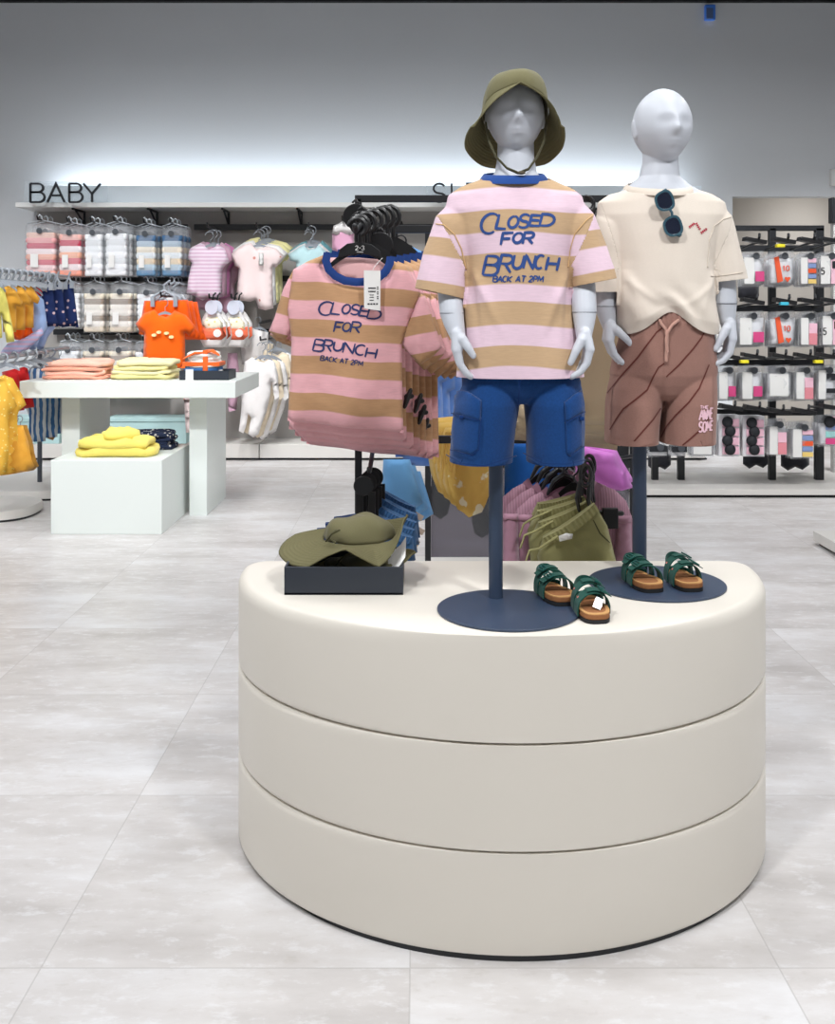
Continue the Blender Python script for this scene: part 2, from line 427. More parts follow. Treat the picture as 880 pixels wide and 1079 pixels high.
ox0, oz = P(772, 207, WB).x, P(772, 207, WB).z           # opening at the right
wb = MB().box(((-6.1+ox0)/2, WB+.08, 2.25), (ox0+6.1, .16, 4.5)).box(((ox0+6.1)/2, WB+.08, (oz+4.5)/2), (6.1-ox0, .16, 4.5-oz)).box((5.6, WB+.08, oz/2), (1.0, .16, oz))
struct('wall_back', wb, M['wall'], smooth=False)
rc = MB().box((4.1, WB+.98, 1.4), (2.3, .1, 2.8)).box((ox0-.05, WB+.56, 1.4), (.1, .8, 2.8)).box((5.2, WB+.56, 1.4), (.1, .8, 2.8)).box((4.1, WB+.56, oz+.24), (2.3, .8, .2))
struct('wall_recess', rc, M['wall_dark'], smooth=False)
struct('wall_left', MB().box((-6.15, 3.6, 2.25), (.1, 16.2, 4.5)), M['wall'], smooth=False)
struct('wall_right', MB().box((6.15, 3.6, 2.25), (.1, 16.2, 4.5)), M['wall'], smooth=False)
struct('wall_front', MB().box((0, -4.5, 2.25), (12.2, .1, 4.5)), M['wall'], smooth=False)
cz = P(440, 2, WB).z
struct('ceiling', MB().box((0, 3.6, cz+.26), (12.4, 16.4, .1)), M['black'], smooth=False)
struct('trim_1', MB().box((0, WB-.03, cz+.1), (12.2, .06, .22)), M['black'], smooth=False)
# --- shelving on the back wall
px = WB
sx0, sx1 = P(23, 0, 9.9).x, P(741, 0, 9.9).x
wu = thing('wall_shelving', 'long white wall shelf with black hanging rails under a bluish header board', 'shelving', (sx0, WB-.02, 0))
obj('back_panel', MB().box(((sx0+sx1)/2, WB-.02, 1.21), (sx1-sx0-.1, .03, 2.38)), M['panel'], wu, smooth=False)
zs = P(0, 216.5, 9.8).z
obj('shelf', MB().box(((sx0+sx1)/2, WB-.24, zs), (sx1-sx0, .44, .045)), M['shelf'], wu, bevel=.004)
hx0 = P(30, 0, 9.95).x
zh0, zh1 = zs+.023, P(0, 195.5, 9.9).z
obj('header_board', MB().box(((hx0+sx1)/2, 9.93, (zh0+zh1)/2), (sx1-hx0-.02, .02, zh1-zh0)), M['header'], wu, smooth=False)
obj('light_strip_channel', MB().box(((hx0+sx1)/2, 10.02, zh0+.02), (sx1-hx0-.3, .05, .03)), M['shelf'], wu, smooth=False)
for bx in (82, 160, 237, 315, 391, 470, 548, 626, 700):
    X = P(bx, 0, 9.95).x
    obj('bracket', MB().tube([(X, WB-.05, zs-.03), (X, WB-.40, zs-.03)], .012, 8, False).tube([(X, WB-.05, zs-.17), (X, WB-.05, zs-.03)], .012, 8, False).tube([(X, WB-.06, zs-.15), (X, WB-.3, zs-.04)], .01, 8, False), M['metal_black'], wu)
for ry in (238, 293, 350):
    z = P(0, ry, 9.95).z
    for a, b in ((52, 195), (202, 352), (358, 505), (512, 700)):
        xa, xb = P(a, 0, 9.98).x, P(b, 0, 9.98).x
        obj('rail', MB().box(((xa+xb)/2, 10.1, z), (xb-xa, .03, .055)), M['metal_black'], wu, smooth=False)
zpl = P(0, 468, 9.7).z
for k, (a, b) in enumerate(((-560, -330), (-330, -100), (-100, 118), (118, 274), (274, 430), (430, 590), (590, 742))):
    xa, xb = P(a, 0, 9.75).x, P(b, 0, 9.75).x
    obj('plinth', MB().box(((max(xa, sx0)+xb)/2, 9.93, zpl/2+.012), (xb-max(xa, sx0)-.008, .46, zpl-.024)), M['plinth'], wu, bevel=.004) if xb > sx0+.2 else None
obj('kickboard', MB().box(((sx0+sx1)/2, 9.98, .006), (sx1-sx0, .42, .012)), M['metal_black'], wu, smooth=False)
# light strip hidden behind the header board, washing the wall
ls = area('header_light_strip', ((hx0+sx1)/2, 10.03, zh0+.06), sx1-hx0-.35, 30, rot=(PI, 0, 0), col=(.86, .93, 1.0), spread=170, shape='RECTANGLE', size_y=.04)
# --- sign letters
def letters(word, boxes, Y, th, name, label, mb_w):
    t = thing(name, label, 'sign', (P(boxes[0][0], 0, Y).x, Y, zs+.023))
    obj('backing_strip', MB().box((P((boxes[0][0]+boxes[-1][1])/2, 0, Y).x, Y+.016, zs+.12), ((boxes[-1][1]-boxes[0][0]+14)*Y/F, .006, .19)), M['clear'], t, smooth=False)
    for ch, (xl, xr) in zip(word, boxes):
        mb = MB()
        for st in glyph(ch, xl, xr, 193.5, 213):
            pts = PX(st, Y); n = len(pts); L = []; closed = math.hypot(pts[0][0]-pts[-1][0], pts[0][1]-pts[-1][1]) < 1e-4
            for i in range(n):
                a, b = pts[max(i-1, 0)], pts[min(i+1, n-1)]
                if closed and i in (0, n-1): a, b = pts[n-2], pts[1]
                d1 = Vector((pts[i][0]-a[0], pts[i][1]-a[1])); d2 = Vector((b[0]-pts[i][0], b[1]-pts[i][1]))
                n1 = Vector((-d1.y, d1.x)).normalized() if d1.length else None; n2 = Vector((-d2.y, d2.x)).normalized() if d2.length else None
                nn = ((n1 or n2)+(n2 or n1)); nn = nn.normalized() if nn.length > 1e-6 else (n1 or n2)
                k = max(.45, nn.dot(n1 or n2)); nn = nn*(mb_w/2/k)
                x, z = pts[i]
                L.append([Vector((x+nn.x, Y-th, z+nn.y)), Vector((x-nn.x, Y-th, z-nn.y)), Vector((x-nn.x, Y+.012, z-nn.y)), Vector((x+nn.x, Y+.012, z+nn.y))])
            mb.loft(L)
        obj('letter', mb, M['ink'], t, smooth=False)
def clear_mat(name, tint=(1, 1, 1, 1), k=.12, rough=.12, white=0):
    m, nt, b = nm(name); out = nt.nodes['Material Output']
    tr = N(nt, 'ShaderNodeBsdfTransparent'); tr.inputs[0].default_value = tint
    b.inputs['Base Color'].default_value = (.9, .92, .95, 1); b.inputs['Roughness'].default_value = rough; b.inputs['Specular IOR Level'].default_value = .6
    mx = N(nt, 'ShaderNodeMixShader'); mx.inputs[0].default_value = k
    nt.links.new(tr.outputs[0], mx.inputs[1]); nt.links.new(b.outputs[0], mx.inputs[2]); nt.links.new(mx.outputs[0], out.inputs[0]); return m
M['clear'] = clear_mat('clear_acrylic', (.93, .95, .96, 1), .10)
M['bag'] = clear_mat('clear_plastic_bag', (.985, .99, .995, 1), .17, .14)
letters('BABY', ((32, 47), (50, 68), (73, 87), (88, 106)), 9.68, .012, 'baby_sign', 'black BABY lettering standing on the white wall shelf', .017)
letters('SLEEP', ((456, 470), (476, 486), (492, 503), (509, 520), (527, 538)), 9.68, .012, 'sleep_sign', 'black lettering beginning with SLE behind the hatted mannequin', .017)
# --- small things on the wall
t = thing('wall_sensor', 'small blue edged sensor box high on the back wall', 'sensor', P(748, 13, WB-.02))
obj('housing', MB().box(P(748, 13.5, WB-.025), (.10, .05, .15)), plain('sensor_blue', rgb(80, 140, 240), .4), t, bevel=.006)
obj('face', MB().box(P(748, 14, WB-.052), (.065, .012, .105)), plain('sensor_face', rgb(96, 116, 160), .3), t, bevel=.003)
t = thing('wall_switch_box', 'small white box on the wall above the recess opening', 'switch', P(881, 187, WB-.02))
obj('housing', MB().box(P(882, 187, WB-.03), (.13, .06, .16)), M['white'], t, bevel=.008)
obj('cover', MB().box(P(882, 187, WB-.062), (.10, .012, .12)), M['shelf'], t, bevel=.003)
# low platform at the right edge
X0 = P(857.5, 0, 6.21).x
t = thing('low_platform', 'low grey white display platform cut off by right picture edge', 'platform', (X0+.7, 5.4, 0))
obj('deck', MB().box((X0+.75, 5.42, .052), (1.5, 1.6, .06)), M['plinth'], t, bevel=.004)
obj('kickboard', MB().box((X0+.75, 5.44, .011), (1.44, 1.52, .022)), M['metal_black'], t, smooth=False)

# ------------------------------------------------------------------ the round fronted podium
PC, PYB, PA, PB, PT = .222, 2.93, .708, .703, .70
def dshape(inset=0.0, n=72, rc=.075):
    a, b = PA-inset, PB-inset; yb = PYB-inset; r = max(rc-inset, .012); pts = []
    # back right rounded corner, front half ellipse, back left corner
    x1 = a*math.sqrt(max(0, 1-(r/b)**2))
    for k in range(9):
        t = PI/2*(1-k/8); pts.append((PC+a-r+r*math.cos(t), yb-r+r*math.sin(t)))
    for k in range(1, n):
        t = PI*k/n; y = yb-r-(b-r)*math.sin(t); pts.append((PC+a*math.cos(t), y))
    for k in range(9):
        t = PI+(-PI/2)*k/8; pts.append((PC-a+r+r*math.cos(t), yb-r+r*math.sin(t)))
    return pts
M['podium'] = plain('podium_lacquer', rgb(228, 222, 211), .42, spec=.4, noise=.012, nscale=3)
pod = thing('display_podium', 'cream half round display podium of three stacked drums', 'podium', (PC, PYB-.35, 0))
H3 = PT/3
for k in range(3):
    z0, z1 = k*H3, (k+1)*H3
    prof = []
    rt = .034 if k == 2 else .016; rb = .012
    zb = z0+(.012 if k == 0 else .003)
    for j in range(5): t = PI/2*j/4; prof.append((rb*(1-math.sin(t)), zb+rb*(1-math.cos(t))))
    prof2 = [(rt*(1-math.cos(PI/2*j/7)), z1-(0 if k == 2 else .003)-rt*(1-math.sin(PI/2*j/7))) for j in range(8)]
    rings = [[Vector((x, y, z)) for x, y in dshape(i)] for i, z in prof+prof2]
    obj('drum', MB().loft(rings), M['podium'], pod, angle=60)
obj('plinth', MB().prism(dshape(.03), 0, .014), M['metal_black'], pod, smooth=False)
# ------------------------------------------------------------------ mannequins
M['mann'] = plain('mannequin_grey', rgb(196, 200, 208), .42, spec=.4, noise=.015, nscale=6)
NAVY = rgb(44, 78, 140)
M['print_navy'] = plain('print_navy', rgb(38, 70, 132), .8)
M['navy_rib'] = cloth('navy_rib', rgb(40, 74, 140), .12, stretch=(6, 6, 1))
TAN, PINK = rgb(190, 160, 126), rgb(222, 195, 208)
def head(mb, c, hw, hh, hd, turn=0.0):
    """featureless display head: egg with brow, sockets, nose and lips; c = centre"""
    nu, nv = 64, 48; rings = []
    R = Matrix.Rotation(turn, 3, 'Z')
    for k in range(nv+1):
        v = -PI/2+PI*(k+.05)/(nv+.1); z = math.sin(v); cr = math.cos(v); ring = []
        for i in range(nu):
            a = 2*PI*i/nu; x = cr*math.cos(a); y = cr*math.sin(a)          # y<0 faces the viewer
            low = max(0, -z)
            sx = 1-.29*low**1.7; sy = 1-.16*low**1.8
            X = x*hw*sx; Y = y*hd*sy*(1.0 if y > 0 else .92); Z = z*hh
            if y < 0:
                f = min(1, -y*1.6)
                u = X/hw
                Y -= f*hd*(.13*math.exp(-(u/.17)**2)*math.exp(-((z+.17)/.13)**2)+.07*math.exp(-(u/.12)**2)*math.exp(-((z-.02)/.2)**2))       # nose
                Y += f*hd*.05*math.exp(-((abs(u)-.40)/.24)**2)*math.exp(-((z-.03)/.15)**2)                                              # sockets
                Y -= f*hd*.015*math.exp(-((z-.22)/.12)**2)*math.exp(-(u/.6)**2)
                Y -= f*hd*.028*math.exp(-(u/.24)**2)*(math.exp(-((z+.45)/.05)**2)+math.exp(-((z+.55)/.055)**2))                           # lips
                Y -= f*hd*.05*math.exp(-(u/.3)**2)*math.exp(-((z+.82)/.12)**2)                                                          # chin
            if y > 0 and z < -.2: Y *= 1-.25*min(1, (-z-.2))
            ring.append(R@Vector((X, Y, Z))+Vector(c))
        rings.append(ring)
    mb.loft(rings)
    for s in (-1, 1):
        e = []
        for k in range(9):
            v = -PI/2+PI*(k+.1)/8.2
            e.append([R@Vector((s*(hw*.965+.006*math.cos(v)*math.cos(2*PI*i/14)), .012+.017*math.cos(v)*math.sin(2*PI*i/14)+.006*math.sin(v), -.06*hh+hh*.27*math.sin(v)))+Vector(c) for i in range(14)])
        mb.loft(e)
def cpts(W, pts): return [W(x, y, d) for x, y, d in pts]
def hand(mb, W, s, wrist, knuck, mid, near, tip, th, dyk=(-.021, -.007, .007, .020)):
    """palm, four fingers side by side going back in depth, and a thumb in front; px paths"""
    for j, d in enumerate(dyk):
        sh = (0.0, 1.2, .6, -2.6)[j]; out = (0, .6, .4, -.6)[j]*s
        k = W(knuck[0]+out, knuck[1]+sh*.4, d); 
        mb.tube([W(wrist[0], wrist[1], d*.45), k], [.0152, .0122], 12)
        mb.tube([k, W(mid[0]+out, mid[1]+sh*.7, d*1.05), W(near[0]+out, near[1]+sh, d*1.05), W(tip[0]+out, tip[1]+sh, d)], [.0108, .0093, .0083, .0069], 12)
    mb.tube([W(wrist[0], wrist[1], -.006), W(th[0][0], th[0][1], -.024), W(th[1][0], th[1][1], -.030), W(th[2][0], th[2][1], -.030)], [.0130, .0120, .0098, .0078], 12)
def cloth_noise(me, amp, f1=16, f2=40, keep=None, st=(1, 1, .45)):
    co = coords(me); no = normals(me); d = amp*(vnoise(co*np.array(st), f1)+.5*vnoise(co*np.array(st), f2))
    if keep is not None: d *= keep(co)
    setco(me, co+no*d[:, None])
def mesh_u(me, us): setattr_u(me, us)
def W_of(Y0): return lambda x, y, d=0.0: P(x, y, Y0)+Vector((0, d, 0))
def shirt_mesh(W, Y0, rings, sleeves, voxel=.0032, n=60):
    s = Y0/F; mb = MB(); R = []
    for py, cx, a, b in rings:
        c = W(cx, py); R.append(ellring(c.x, c.y+.0, c.z, a*s, b, n, 2.15))
    mb.loft(R[::-1])
    for sl in sleeves: mb.tube([W(x, y, d) for x, y, d, r in sl], [r*s for *_, r in sl], 28, False)
    return remesh(mb, voxel, 6)
def collar(W, Y0, pts_f, back_y, root_part, mat, name, r=.004, h=.010, bd=.07):
    """neck band: front curve given in px from left to right (with depth), closed round the back"""
    ring = []
    for x, y, d in pts_f: ring.append(W(x, y, d))
    ctr = sum(ring, Vector())/len(ring)
    mb = MB(); n = len(ring); rows = []
    for i, p in enumerate(ring):
        a = ring[(i-1) % n]; b = ring[(i+1) % n]; t = (b-a).normalized()
        o = Vector((p.x-ctr.x, p.y-ctr.y, 0)).normalized(); up = (Vector((0, 0, 1))+o*-.55).normalized()
        rows.append([p+up*h+o*r, p+up*h-o*r*.3, p-up*h-o*r*.3, p-up*h+o*r, p+o*r*1.8])
    rows.append(rows[0]); mb.loft(rows, False)
    return obj(name, mb, mat, root_part, angle=60)
def stand(root, W, base, r, pole_px, pole_y, top_py, Yp):
    b = Vector(base)
    mb = MB().tube([b+Vector((0, 0, .0005)), b+Vector((0, 0, .006))], r, 72, False)
    obj('base_plate', mb, M['metal_navy'], root, bevel=.0015)
    pb = P(pole_px, pole_y, Yp); pb.z = PT+.005; tp = P(pole_px, top_py, Yp)
    obj('pole', MB().cyl(pb, tp, 7.4*Yp/F, 32), M['metal_navy'], root)
# ================= mannequin in the striped tee
Y1 = 2.50; W1 = W_of(Y1); s1 = Y1/F
base1 = P(535.5, 643.5, .7*F/315.5); base1.z = PT
m1 = thing('mannequin', 'grey child mannequin in striped printed tee and blue cargo shorts', 'mannequin', base1, 'child mannequins on the podium')
stand(m1, W1, base1, .1660, 522.5, 0, 470, 2.51)
spec1 = dict(hand_dy=-.068, s=s1, Y0=Y1, head=(543, 122, 0), hsize=(.0700, .0950, .086), turn=0.0,
  torso=[(140, 544, 19, .042, .015), (165, 544, 19.5, .045, .012), (181, 544, 22, .05, .012), (190, 544, 30, .055, .01), (200, 544, 48, .06, 0), (215, 544, 56, .066, 0), (245, 544, 50, .078, 0), (300, 545, 46, .08, 0), (350, 546, 48, .082, 0), (392, 547, 52, .086, 0)],
  arms=[dict(s=1, path=[(494, 224, 0, .038), (480, 260, 0, .033), (472, 292, -.012, .0295), (474, 314, -.030, .0290), (475.5, 330, -.043, .0285), (478, 341, -.053, .0245), (481, 352, -.063, .0195)],
         hand=((481, 351), (480.5, 368), (483.5, 382), (489, 390), (494, 394), ((486, 357), (492, 366), (496.5, 373)))),
        dict(s=-1, path=[(592, 224, 0, .038), (606, 260, 0, .033), (613, 292, -.012, .0300), (613, 314, -.030, .0298), (613, 329, -.043, .0292), (612, 341, -.053, .0245), (611, 352, -.063, .0195)],
         hand=((611, 351), (615, 367), (612, 381), (605.5, 389.5), (598, 394), ((606, 358), (600, 369), (595, 380))))],
  legs=[[(519, 402, 0, .058), (512, 440, 0, .060), (508, 455, 0, .054)], [(578, 402, 0, .058), (581, 440, 0, .060), (583, 455, 0, .054)]])
def shifted(W, dy): return lambda x, y, d=0.0: W(x, y, d+dy)
def mannequin_body(W, root, spec):
    s = spec['s']; mb = MB(); head(mb, W(*spec['head']), *spec['hsize'], turn=spec['turn'])
    R = []
    for py, cx, a, b, dy in spec['torso']: c = W(cx, py, dy); R.append(ellring(c.x, c.y, c.z, a*s, b, 40, 2))
    mb.loft(R[::-1])
    for arm in spec['arms']:
        mb.tube([W(x, y, d) for x, y, d, r in arm['path']], [r for *_, r in arm['path']], 20)
        hand(mb, shifted(W, spec.get('hand_dy', -.024)), arm['s'], *arm['hand'])
    for leg in spec['legs']: mb.tube([W(x, y, d) for x, y, d, r in leg], [r for *_, r in leg], 24)
    return obj('body', remesh(mb, .0021, 5), M['mann'], root, angle=0, recalc=False)
b1 = mannequin_body(W1, m1, spec1)
M['joint'] = plain('joint_gap', rgb(120, 124, 132), .6)
def joint(W, root, x, y, d, r, tilt=0):
    c = W(x, y, d); mb = MB(); n = 40; rows = []
    for k in range(n+1):
        a = 2*PI*k/n; dr = Vector((math.cos(a), math.sin(a), tilt*math.cos(a))); p = c+dr*r
        rows.append([p+Vector((0, 0, .0011)), p+dr*.0007, p-Vector((0, 0, .0011)), p-dr*.002])
    mb.loft(rows, False); obj('wrist_joint', mb, M['joint'], root)
joint(W1, m1, 475.5, 330, -.043, .0284); joint(W1, m1, 613, 329, -.043, .0291)
# striped tee
STR1 = striped('stripe_tee_pink_tan', TAN, PINK, .1045, 0, .5)
M['stripe1'] = STR1
rings1 = [(187, 543, 33, .058), (192, 543, 44, .064), (198, 543, 58, .070), (207, 543, 70, .078), (222, 543, 74, .088), (245, 544, 66, .096), (270, 544.5, 57, .099), (300, 545, 56, .101), (335, 545, 59, .104), (365, 546, 63, .108), (385, 547.5, 66.5, .112), (412, 549, 69, .114)]
sl1 = [[(498, 222, 0, 22), (482, 240, 0, 26), (473, 270, 0, 27.5), (467, 300, -.005, 28.5), (463.5, 322, -.008, 29)], [(590, 220, 0, 22), (604, 238, 0, 25), (614, 265, 0, 26), (621.5, 290, -.005, 27), (625.5, 312, -.008, 27.5)]]
me = shirt_mesh(W1, Y1, rings1, sl1)
cloth_noise(me, .0035, 13, 34)
# soft pulls from the armpits down the sides
co = coords(me); no = normals(me)
for ax, sg in ((496, 1), (597, -1)):
    A = W1(ax, 282); dx = (co[:, 0]-A.x)*sg; dz = A.z-co[:, 2]
    k = np.exp(-((dx-dz*.42)/.012)**2)*np.clip(dz/.03, 0, 1)*np.clip((.17-dz)/.1, 0, 1)*(co[:, 1] < Y1)
    co += no*(.006*k)[:, None]
    k = np.exp(-((dx+.006-dz*.12)/.010)**2)*np.clip(dz/.03, 0, 1)*np.clip((.2-dz)/.1, 0, 1)*(co[:, 1] < Y1)
    co -= no*(.006*k)[:, None]
setco(me, co)
bv1 = bvh_of(me)
def do_split(me, W, seamL, seamR, rings, Y):
    cen = np.array([list(p.center) for p in me.polygons]); out = []
    cxp = CX+cen[:, 0]*F/Y; cyp = HY-(cen[:, 2]-EYE)*F/Y; rp = [r[0] for r in rings]
    mid = np.interp(cyp, rp, [r[1] for r in rings]); half = np.interp(cyp, rp, [r[2] for r in rings])
    for (a, b, sg) in (seamL, seamR):
        A = W(*a); B = W(*b); dx, dz = B.x-A.x, B.z-A.z
        sd = ((cen[:, 0]-A.x)*dz-(cen[:, 2]-A.z)*dx)*sg            # outside of the seam line
        t = ((cen[:, 0]-A.x)*dx+(cen[:, 2]-A.z)*dz)/(dx*dx+dz*dz)
        # below the armpit keep only what is well outside the body line
        lim = np.where(t > 1, (np.abs(cxp-mid) > half-.1) & (cyp < 332), True)
        out.append((sd > 0) & lim)
    return out
mL, mR = do_split(me, W1, ((461, 229), (491, 286), 1), ((627, 222), (598.5, 282), -1), rings1, Y1)
tor, sL, sR = subset(me, ~(mL | mR)), subset(me, mL), subset(me, mR)
def cutline(me, W, a, b, flip=1):
    A = W(*a); B = W(*b); n = Vector((-(B.z-A.z), 0, B.x-A.x)).normalized()
    if n.z > 0: n = -n
    cut(me, A, n)
cutline(sL, W1, (439, 304), (492, 316)); cutline(sR, W1, (598.5, 303), (648, 293.5))
cut(tor, W1(546, 396.5), Vector((0, 0, -1)))
# stripes: drape the torso bands, run the sleeve bands along each sleeve
def zpx(me, Y): c = coords(me); return c, CX+c[:, 0]*F/Y, HY-(c[:, 2]-EYE)*F/Y
c, xx, yy = zpx(tor, Y1)
sag = np.clip((yy-300)/100, 0, 1)*(-((np.abs(xx-546)-10)/58)**2*6+3)+1.5*np.sin(xx*.05)
PER = 46.0*Y1/F
def band(y, edges):     # px positions of tan->pink changes give u in periods
    return np.interp(y, *edges)
eT = ([150, 202, 226, 248, 270, 301, 316, 345, 366, 389, 430], [-1.0, 0, .5, 1, 1.5, 2, 2.5, 3, 3.5, 4, 4.9])
eT = ([150, 180, 202, 226, 248, 270, 302, 320, 344, 366, 387, 420], [-.9, -.42, 0.0, .5, 1.0, 1.5, 2.0, 2.5, 3.0, 3.5, 4.0, 4.7])
mesh_u(tor, (band(yy+sag, eT)+.5))
def along(me, W, Y, a, b, edges):
    c = coords(me); A = W(*a); B = W(*b); d = np.array([B.x-A.x, B.z-A.z]); L = np.hypot(*d); t = ((c[:, 0]-A.x)*d[0]+(c[:, 2]-A.z)*d[1])/L/L
    mesh_u(me, np.interp(t, *edges))
eS = ([-.5, 0, .05, .30, .55, .80, .875, .99, 1.1], [-.5, .2, .5, 1.0, 1.5, 1.98, 2.0, 2.5, 2.52])
eS = ([-.4, .0, .28, .52, .87, 1.2], [.0, .5, 1.0, 1.5, 2.0, 2.45])
along(sL, W1, Y1, (478, 232), (465.5, 310), eS); along(sR, W1, Y1, (609, 226), (623, 298), eS)
M['stripe1'] = striped('stripe_tee_pink_tan_u', TAN, PINK, 1.0, 0, .5)
A, B = W1(542, 181, .055), W1(542, 196, -.075); cut(tor, (A+B)/2, Vector((0, -(A.z-B.z), (B.y-A.y)*-1)).normalized())
tee1 = obj('t_shirt', tor, M['stripe1'], m1, angle=0, recalc=False, solid=.0022)
for q in (sL, sR): obj('sleeve', q, M['stripe1'], tee1, angle=0, recalc=False, solid=.0022)
M['seam_tan'] = cloth('seam_tan', rgb(206, 168, 120), .1)
def piping(W, Y, bvh, pts, parent, name, mat, width=1.2, off=.0016):
    mb = print_on(bvh, [pts], width, off, 2.0, taper=False); obj(name, mb, mat, parent, solid=.001)
piping(W1, Y1, bv1, [(459.5, 236), (468, 237), (479, 247), (486, 262), (491, 284)], tee1, 'shoulder_seam', M['seam_tan'])
piping(W1, Y1, bv1, [(626.5, 225), (617, 233), (606, 246), (601, 262), (598.5, 282)], tee1, 'shoulder_seam', M['seam_tan'])
def ringpts(cx, yf, yb, rx, df, db, n=44, flat=1.0):
    """neckline loop in px: front centre y = yf, back y = yb"""
    out = []
    for k in range(n):
        a = 2*PI*k/n; sx = math.cos(a); sy = math.sin(a)           # sy<0 = front
        y = yb+(yf-yb)*(.5-.5*sy)**flat; out.append((cx+rx*sx, y, (df if sy < 0 else db)*abs(sy)*(-1 if sy < 0 else 1)))
    return out
collar(W1, Y1, ringpts(541.5, 193.5, 183, 32.5, .072, .058), 0, tee1, M['navy_rib'], 'collar', .004, .0122)
st = []
for ch, a, b, c_, d in (('C', 507, 525, 225, 246), ('L', 524.5, 535, 226, 241), ('O', 536, 546, 228, 240), ('S', 547, 558, 226, 240), ('E', 559, 570, 227, 238), ('D', 570, 584, 226, 238)): st += glyph(ch, a, b, c_, d, .25, .05)
for ch, a, b, c_, d in (('F', 529, 540, 245.5, 258), ('O', 541, 551, 245.5, 256), ('R', 552, 562.5, 245, 257)): st += glyph(ch, a, b, c_, d, .2, -.03)
for ch, a, b, c_, d in (('B', 511, 526, 270, 290), ('R', 527, 540, 269, 287), ('U', 541, 551, 269, 283), ('N', 553, 563, 269, 283), ('C', 564, 573, 269, 283), ('H', 576.5, 588, 271, 285)): st += glyph(ch, a, b, c_, d, .22, .05)
pr = print_on(bv1, st, 3.0)
sm = []
for ch, a, b in (('B', 520, 524.5), ('A', 525, 529.5), ('C', 530, 534), ('K', 535, 539.5), ('A', 544, 548.5), ('T', 549.5, 554), ('2', 557.5, 561.5), ('P', 562.5, 566), ('M', 567, 572.5)): sm += glyph(ch, a, b, 291, 297, .2, .1)
print_on(bv1, sm, 1.5, mb=pr, step=.8)
obj('lettering', pr, M['print_navy'], tee1)
# blue cargo shorts
M['denim'] = cloth('blue_cotton', rgb(22, 62, 116), .30, stretch=(1, 1, 1), bk=.2)
M['denim_dark'] = cloth('blue_cotton_stitch', rgb(16, 50, 104), .15)
def shorts_mesh(W, Y, pelvis, legs, voxel=.003):
    s = Y/F; mb = MB()
    mb.loft([ellring(W(cx, py).x, Y, W(cx, py).z, a*s, b, 56, 2.3) for py, cx, a, b in pelvis][::-1])
    for lg in legs: mb.loft([ellring(W(cx, py).x, Y, W(cx, py).z, a*s, b, 48, 2.2) for py, cx, a, b in lg][::-1])
    return remesh(mb, voxel, 5)
me = shorts_mesh(W1, Y1, [(378, 548, 55, .090), (395, 548.5, 60, .098), (403, 549, 62, .098), (408, 549, 54, .092), (417, 549, 24, .08), (424, 549, 8, .06)],
   [[(392, 521, 20, .07), (405, 518, 30, .088), (425, 514, 33.5, .1), (450, 510, 33.5, .1), (475, 507.5, 33.5, .1), (502, 506, 33.5, .1)], [(392, 577, 20, .07), (405, 580, 30.5, .088), (425, 583, 31.5, .1), (450, 584.5, 30.5, .1), (475, 584.5, 30.5, .1), (502, 584, 30.5, .1)]])
cloth_noise(me, .0042, 12, 30, st=(1, 1, .5))
cut(me, W1(548, 485.5), Vector((0, 0, -1)))
bvs = bvh_of(me)
sh1 = obj('cargo_shorts', me, M['denim'], m1, angle=0, recalc=False, solid=.0025)
def patch(bvh, poly, off, thick, parent, name, mat, res=2.5):
    """panel sewn on a surface: px polygon laid on it"""
    pl = resample(list(poly)+[poly[0]], res)[:-1]; a = np.array(pl); lo, hi = a.min(0), a.max(0)
    g = np.array([(x, y) for y in np.arange(lo[1]+res/2, hi[1], res) for x in np.arange(lo[0]+res/2, hi[0], res)])
    g = g[inside(pl, g)]; g = g[dist_poly(pl, g) > res*.4] if len(g) else g
    nb = len(pl); vv, ee, ff, *_ = delaunay_2d_cdt([Vector(p) for p in pl]+[Vector(p) for p in g], [(i, (i+1) % nb) for i in range(nb)], [], 1, 1e-7)
    pts = []; last = None
    dd = dist_poly(pl, np.array([(v.x, v.y) for v in vv]))
    ok = []
    for v, d in zip(vv, dd):
        l, n = hit(bvh, v.x, v.y)
        ok.append(l is not None)
        pts.append(l+n*off*min(1, .35+d/2.5) if l is not None else Vector((0, 0, 0)))
    mb = MB(); fk = [q for q in ff if all(ok[i] for i in q) and max((pts[i]-pts[j]).length for i in q for j in q) < .035]
    comp = list(range(len(pts)))                       # keep the one connected piece
    for _ in range(60):
        ch = False
        for q in fk:
            m_ = min(comp[i] for i in q)
            for i in q:
                if comp[i] != m_: comp[i] = m_; ch = True
        if not ch: break
    cnt = {}
    for q in fk: cnt[comp[q[0]]] = cnt.get(comp[q[0]], 0)+1
    best = max(cnt, key=cnt.get); mb.add(pts, [q for q in fk if comp[q[0]] == best])
    used = sorted({i for q in mb.f for i in q}); mp = {i: k for k, i in enumerate(used)}
    m3 = MB(); m3.add([mb.v[i] for i in used], [tuple(mp[i] for i in q) for q in mb.f]); mb = m3
    return obj(name, mb, mat, parent, solid=thick, angle=60)
pk = patch(bvs, [(479, 432), (508, 440), (505, 474), (498, 480), (478, 475), (475.5, 462)], .006, .005, sh1, 'cargo_pocket', M['denim'])
patch(bvs, [(482, 410), (495, 413), (508, 422), (507, 444), (479, 437)], .010, .005, sh1, 'pocket_flap', M['denim'])
patch(bvs, [(595, 441), (613, 434), (613.5, 470), (600, 481), (596.5, 477)], .006, .005, sh1, 'cargo_pocket', M['denim'])
patch(bvs, [(594, 424), (603, 416), (611.5, 411), (613.5, 434), (595, 446)], .010, .005, sh1, 'pocket_flap', M['denim'])
